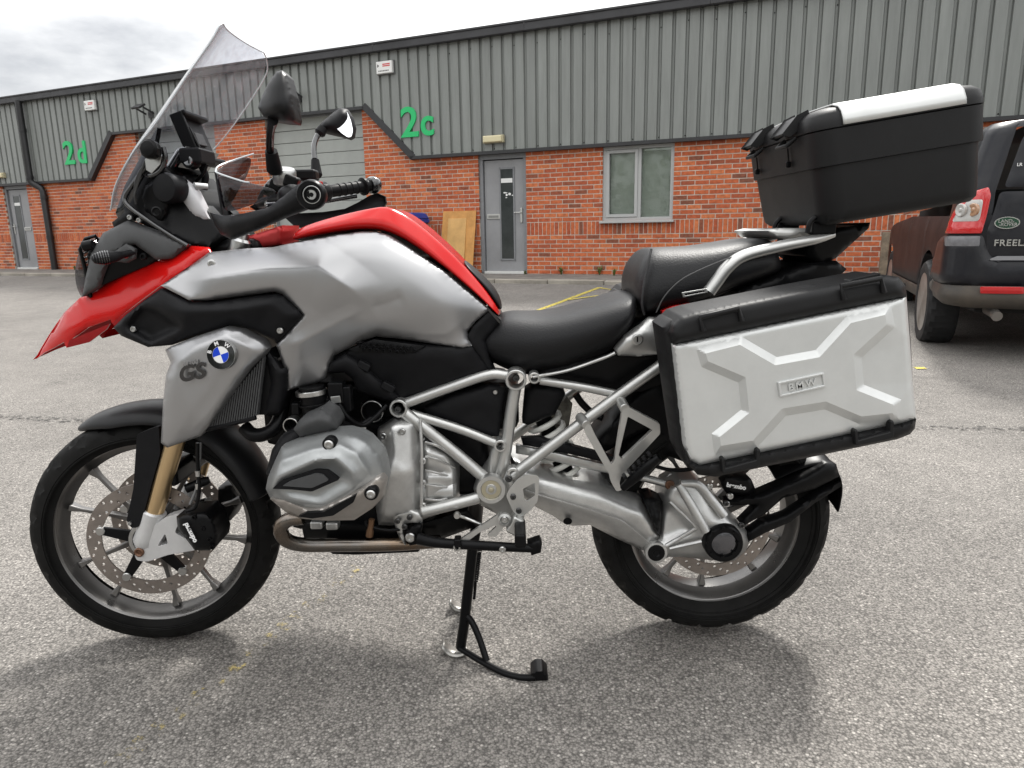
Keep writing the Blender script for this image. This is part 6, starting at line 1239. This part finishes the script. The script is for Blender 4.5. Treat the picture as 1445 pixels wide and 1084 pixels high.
for u, v, y in ((392, 262, -.22), (412, 257, -.27), (384, 270, -.2)): box('clamp_block', bp(u, v, y), (.03, .03, .026), BLKS, bike, bevel=.006, rot=Matrix.Rotation(.4, 3, 'Y'))
tube('brake_hose', P3([(410, 262, -.26), (398, 250, -.22), (380, 258, -.16), (366, 280, -.1)]), .005, BOLT, bike, n=8)
relief('bar_clamp', [(352, 292, -.05), (372, 280, -.05), (398, 282, -.05), (402, 296, -.05), (372, 304, -.05)], BLKS, bike, th=.1, roll=.006, step=5)
box('bar_control_block', bp(422, 248, .20), (.10, .05, .03), BLKS, bike, bevel=.008)
# handguards
def guard(out, lines, flip):
    return relief('handguard', out, PL, bike, lines=lines, th=.016, roll=.008, rollpx=5, step=4.5, it=3)
gdL = relief('handguard', [(296, 300, -.30), (313, 305, -.33), (345, 301, -.37), (378, 293, -.40), (400, 277, -.42), (419, 261, -.435), (434, 255, -.44), (450, 262, -.445), (453, 278, -.445), (448, 290, -.44), (430, 296, -.43), (401, 307, -.41), (360, 325, -.38), (326, 338, -.34), (312, 331, -.315), (302, 316, -.30)], PL, bike, lines=[[(316, 318, -.35), (360, 309, -.395), (402, 292, -.43), (435, 270, -.452)]], th=.02, roll=.010, rollpx=6, step=4.5, it=3)
lathe('bar_end', [(.026, -.012), (.0275, 0), (.026, .012), (.023, .016), (.0155, .016), (.0145, .013), (.009, .013), (.006, .017), (.002, .017)], bp(440, 275, -.455), (.05, -1, 0), BLKS, gdL, n=32)
ring('bar_end_ring', bp(440, 275, -.4715), (.05, -1, 0), .0160, .0146, .0015, BOLT, gdL); lathe('bar_end_screw', [(.0085, 0), (.0085, .003), (.004, .003), (.0035, .001)], bp(440, 275, -.469), (0, -1, 0), BOLT, gdL)
SMK = glass_mat('smoked_acrylic', (.42, .41, .44), .03, 1.45)
spL = grid('guard_deflector', [P3([(314, 303, -.345), (340, 296, -.375), (370, 285, -.40), (398, 271, -.42)]), P3([(309, 275, -.345), (333, 272, -.375), (355, 266, -.395), (380, 264, -.41)]), P3([(304, 243, -.335), (320, 249, -.36), (342, 256, -.375), (352, 258, -.38)])], SMK, bike, sub=2, solid=.003)
spL2 = grid('guard_deflector', [P3([(304, 243, -.335), (312, 280, -.335), (315, 302, -.34)]), P3([(308, 235, -.30), (320, 262, -.29), (326, 292, -.29)]), P3([(330, 226, -.25), (338, 245, -.25), (340, 262, -.25)]), P3([(358, 217, -.21), (354, 236, -.21), (346, 254, -.21)])], SMK, bike, sub=2, solid=.003)
tube('deflector_edge', P3([(304, 243, -.337), (320, 249, -.362), (342, 256, -.377), (352, 258, -.382)]), .0018, MATS['acrylic_edge_sheen'], spL, n=6); tube('deflector_edge', P3([(304, 243, -.335), (308, 235, -.30), (330, 226, -.25), (358, 217, -.21)]), .0018, MATS['acrylic_edge_sheen'], spL2, n=6)
tube('deflector_edge', P3([(304, 243, -.338), (309, 272, -.348), (314, 303, -.350)]), .0022, PL, spL, n=6)
gr_off = (br_[3]-bl_[0]).x
far = [Vector((v.co.x+gr_off*.9+.02, -v.co.y, v.co.z+.02)) for v in gdL.data.vertices]
mk('handguard', far, [tuple(reversed(p.vertices)) for p in gdL.data.polygons], PL, bike, angle=50)
# mirrors
ml = relief('mirror_housing', [(364, 152, -.39), (368, 140, -.40), (378, 118, -.41), (390, 101, -.41), (398, 99, -.41), (405, 106, -.41), (413, 135, -.41), (418, 168, -.40), (416, 173, -.40), (400, 172, -.40), (382, 169, -.40), (372, 165, -.395)], mat('mirror_black', (.008, .008, .009), .42, spec=.22), bike, lines=[[(382, 155, -.435), (392, 130, -.437), (399, 112, -.43)], [(402, 160, -.44), (405, 140, -.438)]], th=.04, roll=.012, rollpx=12, step=2.5, it=30, angle=80)
False and relief('mirror_cap', [(376, 137, -.44), (388, 105, -.425), (397, 100, -.42), (403, 104, -.42), (397, 116, -.445), (386, 128, -.455)], mat('mirror_grey', (.16, .16, .17), .38), ml, th=.008, roll=.006, rollpx=4, step=3.5)
tube('mirror_stem', P3([(385, 170, -.40), (382, 185, -.36), (381, 210, -.31), (385, 232, -.28)]), [.010, .0075, .0075, .008], BLKS, bike); lathe('stem_boot', [(.012, 0), (.016, .006), (.012, .05)], bp(388, 243, -.27), bp(383, 215, -.30)-bp(388, 243, -.27), PL, bike)
mr_ = relief('mirror_housing', [(449, 178, .36), (455, 172, .36), (470, 159, .38), (480, 152, .39), (490, 154, .40), (497, 165, .40), (501, 180, .40), (499, 194, .39), (494, 197, .39), (480, 193, .38), (462, 189, .37), (452, 186, .36)], PL, bike, lines=[[(462, 176, .34), (474, 168, .35), (488, 160, .365)], [(474, 184, .352), (492, 190, .37)]], th=.02, roll=.010, rollpx=5, step=3.5, it=3)
plate('mirror_glass', [(472, 168), (476, 159), (484, 154.5), (490, 158), (495, 170), (498, 184), (496, 193), (491, 194), (482, 188), (474, 180)], lambda u, v: .340+(u-472)*.0008+(194-v)*.0011, .003, mat('mirror_silver', (.85, .86, .88), .03, metal=1.), mr_, bevel=.001, rad=3)
tube('mirror_stem', P3([(453, 184, .355), (446, 196, .34), (443, 208, .32), (444, 225, .30)]), [.009, .0075, .0075, .008], GLB, bike); lathe('stem_boot', [(.012, 0), (.016, .006), (.011, .05)], bp(447, 250, .28), bp(444, 220, .30)-bp(447, 250, .28), PL, bike)
lathe('stem_collar', [(.012, 0), (.016, .006), (.013, .024)], bp(450, 190, .348), bp(458, 178, .358)-bp(450, 190, .348), PL, mr_)
# ---- luggage rack and cases
for s in (-1, 1):
    pts = P3([(1000, 412, -.165), (1012, 396, -.165), (1026, 378, -.165), (1050, 361, -.162), (1100, 348, -.158), (1150, 338, -.152), (1176, 331, -.145)])
    if s > 0: pts = mirv(pts)
    tube('grab_rail', pts, [.019, .0185, .018, .017, .016, .014, .009], FRM, bike, n=18, flat=.8)
relief('rack_plate', [(1084, 326, -.13), (1100, 322, -.13), (1140, 322, -.13), (1152, 330, -.13), (1110, 338, -.13), (1096, 336, -.13)], FRM, bike, th=.26, roll=.006, step=6)
relief('case_mount', [(1137, 362, -.10), (1142, 336, -.11), (1165, 326, -.11), (1228, 314, -.10), (1226, 322, -.10), (1180, 364, -.09), (1158, 376, -.09)], BLKS, bike, th=.2, roll=.008, step=7)
relief('tail_unit', [(1040, 412, -.12), (1080, 396, -.12), (1140, 372, -.11), (1180, 368, -.1), (1195, 380, -.1), (1150, 420, -.1), (1050, 440, -.11)], BLKS, bike, th=.22, roll=.01, step=8)
pts_red = relief('tail_reflector', [(934, 439, -.16), (950, 432, -.16), (974, 428, -.155), (974, 434, -.155), (952, 440, -.16), (936, 446, -.16)], RED, bike, th=.02, roll=.003, step=4)
def bracketed(name, pts, r, mt, par): return tube(name, P3(pts), r, mt, par, n=8, smooth=False)
# side case
PY = -.435
XP = [(982, 491), (1046, 475), (1096, 504), (1151, 494), (1195, 446), (1258, 431), (1263, 462), (1216, 505), (1219, 543), (1272, 564), (1270, 593), (1214, 599), (1164, 578), (1109, 587), (1068, 632), (1008, 642), (1004, 612), (1046, 578), (1042, 540), (990, 518)]
XI = offset_poly(XP, 11)
lp = lambda P, y: [(u, v, y) for u, v in P]+[(P[0][0], P[0][1], y)]
case = relief('side_case', [(949, 486, PY), (1279, 418, PY), (1284, 480, PY), (1288, 540, PY), (1293, 591, PY), (1275, 597, PY), (987, 657, PY), (972, 648, PY), (966, 630, PY)], PANW, bike, lines=[lp(XP, PY-.003), lp(XI, PY-.015)], th=.02, roll=.012, rollpx=9, step=3, it=0, hard=True, angle=24)
pq = [(1098, 540), (1163, 526), (1166, 546), (1101, 561)]
plate('case_plaque', pq, PY-.0205, .006, PANW, case, holes=[offset_poly(pq, 3)], bevel=.0012); plate('plaque_field', offset_poly(pq, 2.5), PY-.0160, .004, PANW, case, bevel=0)
text('case_letters', 'BMW', bp(1132, 543.5, PY-.0185), bp(1160, 537, PY)-bp(1104, 549, PY), (0, 0, 1), .020, .0012, PANW, case, spacing=1.35, bold=.0003)
CASEB = mat('case_black', (.0115, .0115, .012), .46, spec=.2, noise=.15, nscale=8, bump=.15, bscale=700)
shell = relief('case_shell', [(934, 462, PY+.025), (946, 452, PY+.025), (1278, 400, PY+.025), (1285, 480, PY+.025), (1291, 596, PY+.025), (1270, 616, PY+.025), (1000, 668, PY+.025), (970, 660, PY+.025), (960, 640, PY+.025)], CASEB, bike, th=.10, roll=.012, rollpx=6, step=9, mirror=True)[0]
relief('case_inner', [(990, 455, PY+.12), (1255, 405, PY+.12), (1262, 470, PY+.12), (1262, 590, PY+.12), (1240, 606, PY+.12), (1010, 650, PY+.12), (1000, 630, PY+.12)], CASEB, bike, th=.13, roll=.012, rollpx=8, step=10, mirror=True)
for q in ((1000, 470), (1000, 610)): tube('case_bracket', [bp(q[0], q[1], -.25), Vector((bp(q[0], q[1], -.25).x, .25, bp(q[0], q[1], -.25).z))], .009, BLKS, bike, n=10, smooth=False)
lid = relief('case_lid', [(944, 470, PY-.006), (948, 458, PY-.006), (960, 446, PY-.006), (980, 440, PY-.006), (1120, 412, PY-.006), (1250, 388, PY-.006), (1268, 391, PY-.006), (1278, 404, PY-.006), (1280, 420, PY-.006), (1200, 436, PY-.006), (1060, 465, PY-.006), (950, 488, PY-.006)], CASEB, bike, lines=[[(955, 478, PY-.012), (1060, 455, PY-.012), (1268, 412, PY-.012)], [(960, 462, PY-.010), (1060, 440, PY-.010), (1262, 400, PY-.010)]], th=.125, roll=.022, rollpx=13, step=2.6, it=6)
base = relief('case_base', [(966, 634, PY-.005), (974, 650, PY-.005), (988, 657, PY-.005), (1040, 646, PY-.005), (1276, 597, PY-.005), (1293, 591, PY-.005), (1291, 605, PY-.005), (1284, 613, PY-.005), (1266, 620, PY-.005), (1010, 673, PY-.005), (984, 670, PY-.005), (972, 656, PY-.005)], CASEB, bike, lines=[[(990, 664, PY-.010), (1276, 604, PY-.010)]], th=.12, roll=.012, rollpx=6, step=5)
for q in (((993, 467), (988, 448), (1042, 435), (1047, 453)), ((1192, 423), (1187, 404), (1243, 393), (1248, 413))):
    tube('lid_latch', P3([(u, v, PY-.016) for u, v in q]), .0055, CASEB, lid, n=8, smooth=False); (a, b), (c, d) = q[1], q[2]
    plate('latch_paddle', [(a+8, b+1), (c-6, d+1), (c+2, d-8), (a+14, b-9)], PY+.02, .03, CASEB, lid, bevel=.003)
relief('case_handle', [(1050, 430, PY+.04), (1060, 424, PY+.04), (1150, 402, PY+.04), (1168, 402, PY+.04), (1150, 410, PY+.03), (1062, 430, PY+.03)], CASEB, lid, th=.03, roll=.004, step=5)
plate('strap_loop', [(962, 413), (997, 407), (999, 413), (964, 420)], -.22, .004, BOLT, bike, holes=[[(966, 414.5), (994, 410), (995, 412), (967, 417.5)]], bevel=.001)
for q in ((1018, 1073), (1206, 1262)):
    a, b = q; f_ = lambda u: 670-(u-985)*.2105
    plate('base_clip', [(a, f_(a)-16), (a+5, f_(a)-17), (a+6, f_(a)-2), (b-6, f_(b)-2), (b-5, f_(b)-17), (b, f_(b)-18), (b, f_(b)+4), (b-4, f_(b)+8), (a+2, f_(a)+6)], PY-.018, .02, CASEB, base, bevel=.003)
for s in ('far',):
    cf = mk('side_case', mirv([v.co for v in case.data.vertices]), [tuple(reversed(p.vertices)) for p in case.data.polygons], PANW, bike, angle=50)
    mk('case_lid', mirv([v.co for v in lid.data.vertices]), [tuple(reversed(p.vertices)) for p in lid.data.polygons], CASEB, bike, angle=50); mk('case_base', mirv([v.co for v in base.data.vertices]), [tuple(reversed(p.vertices)) for p in base.data.polygons], CASEB, bike, angle=50)
for u, v in ((945, 505), (948, 545)): pass
# top case as stacked rounded sections
TF, TR_, TU = bp(1166, 319, -.215), bp(1396, 281, -.215), bp(1397, 110, -.215)
ex = (TR_-TF).normalized(); ez = Vector((-ex.z, 0, ex.x)); LX = (TR_-TF).length; HZ = (TU-TR_).dot(ez)
def tpt(x, y, z): return TF+ex*x+ez*z+Vector((0, .215+y, 0))
def rrect(x0, x1, hy, r, z, n=6):
    out = []
    for cx, cy, a0 in ((x1-r, hy-r, 0), (x0+r, hy-r, 90), (x0+r, -hy+r, 180), (x1-r, -hy+r, 270)):
        for i in range(n+1):
            a = math.radians(a0+90*i/n); out.append(tpt(cx+r*math.cos(a), cy+r*math.sin(a), z))
    return out
def stack(name, lv, mt, par, r=.045):
    rings = [rrect(x0, x1, hy, rr, z) for x0, x1, hy, rr, z in lv]
    return grid(name, rings, mt, par, sub=0, closed=True, cap=True, angle=40)
x0, x1 = .0, LX+.004
tcase = stack('top_case', [(x0+.012, x1-.014, .195, .04, .0), (x0+.003, x1-.007, .208, .045, .010), (x0-.001, x1-.004, .212, .05, .028), (x0-.008, x1-.002, .216, .05, HZ*.515)], CASEB, bike)
band = stack('case_band', [(x0-.010, x1+.001, .2175, .05, HZ*.50), (x0-.0135, x1+.0045, .221, .05, HZ*.505), (x0-.016, x1+.0055, .2225, .05, HZ*.80)], CASEB, bike)
lidt = stack('top_case_lid', [(x0-.014, x1+.003, .220, .05, HZ*.805), (x0-.0175, x1+.0065, .2235, .05, HZ*.812), (x0-.0175, x1+.0065, .223, .05, HZ*.86), (x0-.012, x1+.005, .217, .05, HZ*.93), (x0+.004, x1-.008, .204, .045, HZ*.975), (x0+.03, x1-.03, .18, .04, HZ*1.0)], CASEB, bike)
sec = [(-.2255, .822), (-.2255, .87), (-.219, .94), (-.206, .985), (-.178, 1.013), (-.09, 1.022), (0, 1.026)]
sec = sec+[(-y, z) for y, z in reversed(sec[:-1])]
rows_ = [[tpt(x, y, HZ*z) for y, z in sec] for x in (.045, .05, LX*.5, LX-.055, LX-.050)]
V = [p for r in rows_ for p in r]; n = len(sec)
grid('lid_plate', rows_, PANW, lidt, sub=0, solid=.004, angle=40)
for s in (-1, 1):
    y = s*.105
    f0 = lambda x, yy, z: tpt(x, yy, z)
    V = [f0(x, y+w, z) for w in (-.038, .038) for x, z in ((.006, HZ*1.0), (-.014, HZ*.975), (-.046, HZ*.85), (-.036, HZ*.832), (-.012, HZ*.88), (.008, HZ*.95))]
    lt = mk('lid_latch', V, [(0, 1, 2, 3, 4, 5), tuple(reversed(range(6, 12)))]+[(i, (i+1) % 6, 6+(i+1) % 6, 6+i) for i in range(6)], CASEB, lidt, bevel=.004)
    tube('latch_hook', [f0(-.02, y-.03, HZ*.80), f0(-.040, y-.03, HZ*.745), f0(-.040, y+.03, HZ*.745), f0(-.02, y+.03, HZ*.80)], .005, CASEB, lidt, n=8, smooth=False)
    tube('latch_cord', [f0(-.020, y+.02, HZ*.73), f0(-.020, y+.02, HZ*.60)], .002, BLKS, lidt, n=6, smooth=False); box('cord_clip', f0(-.022, y+.02, HZ*.585), (.012, .012, .014), BLKS, lidt)
    hg_ = box('rack_hook', f0(.02, y-.04, -.008), (.055, .03, .028), BLKS, bike, bevel=.005); tube('hook_lever', [f0(-.02, y-.055, -.012), f0(-.01, y-.055, .012), f0(.015, y-.055, .022), f0(.04, y-.055, .004)], .006, BLKS, hg_, n=8)
box('lid_handle', tpt(LX-.035, 0, HZ*1.035), (.05, .16, .012), CASEB, lidt, rot=Matrix((ex, Vector((0, 1, 0)), ez)).transposed(), bevel=.004)
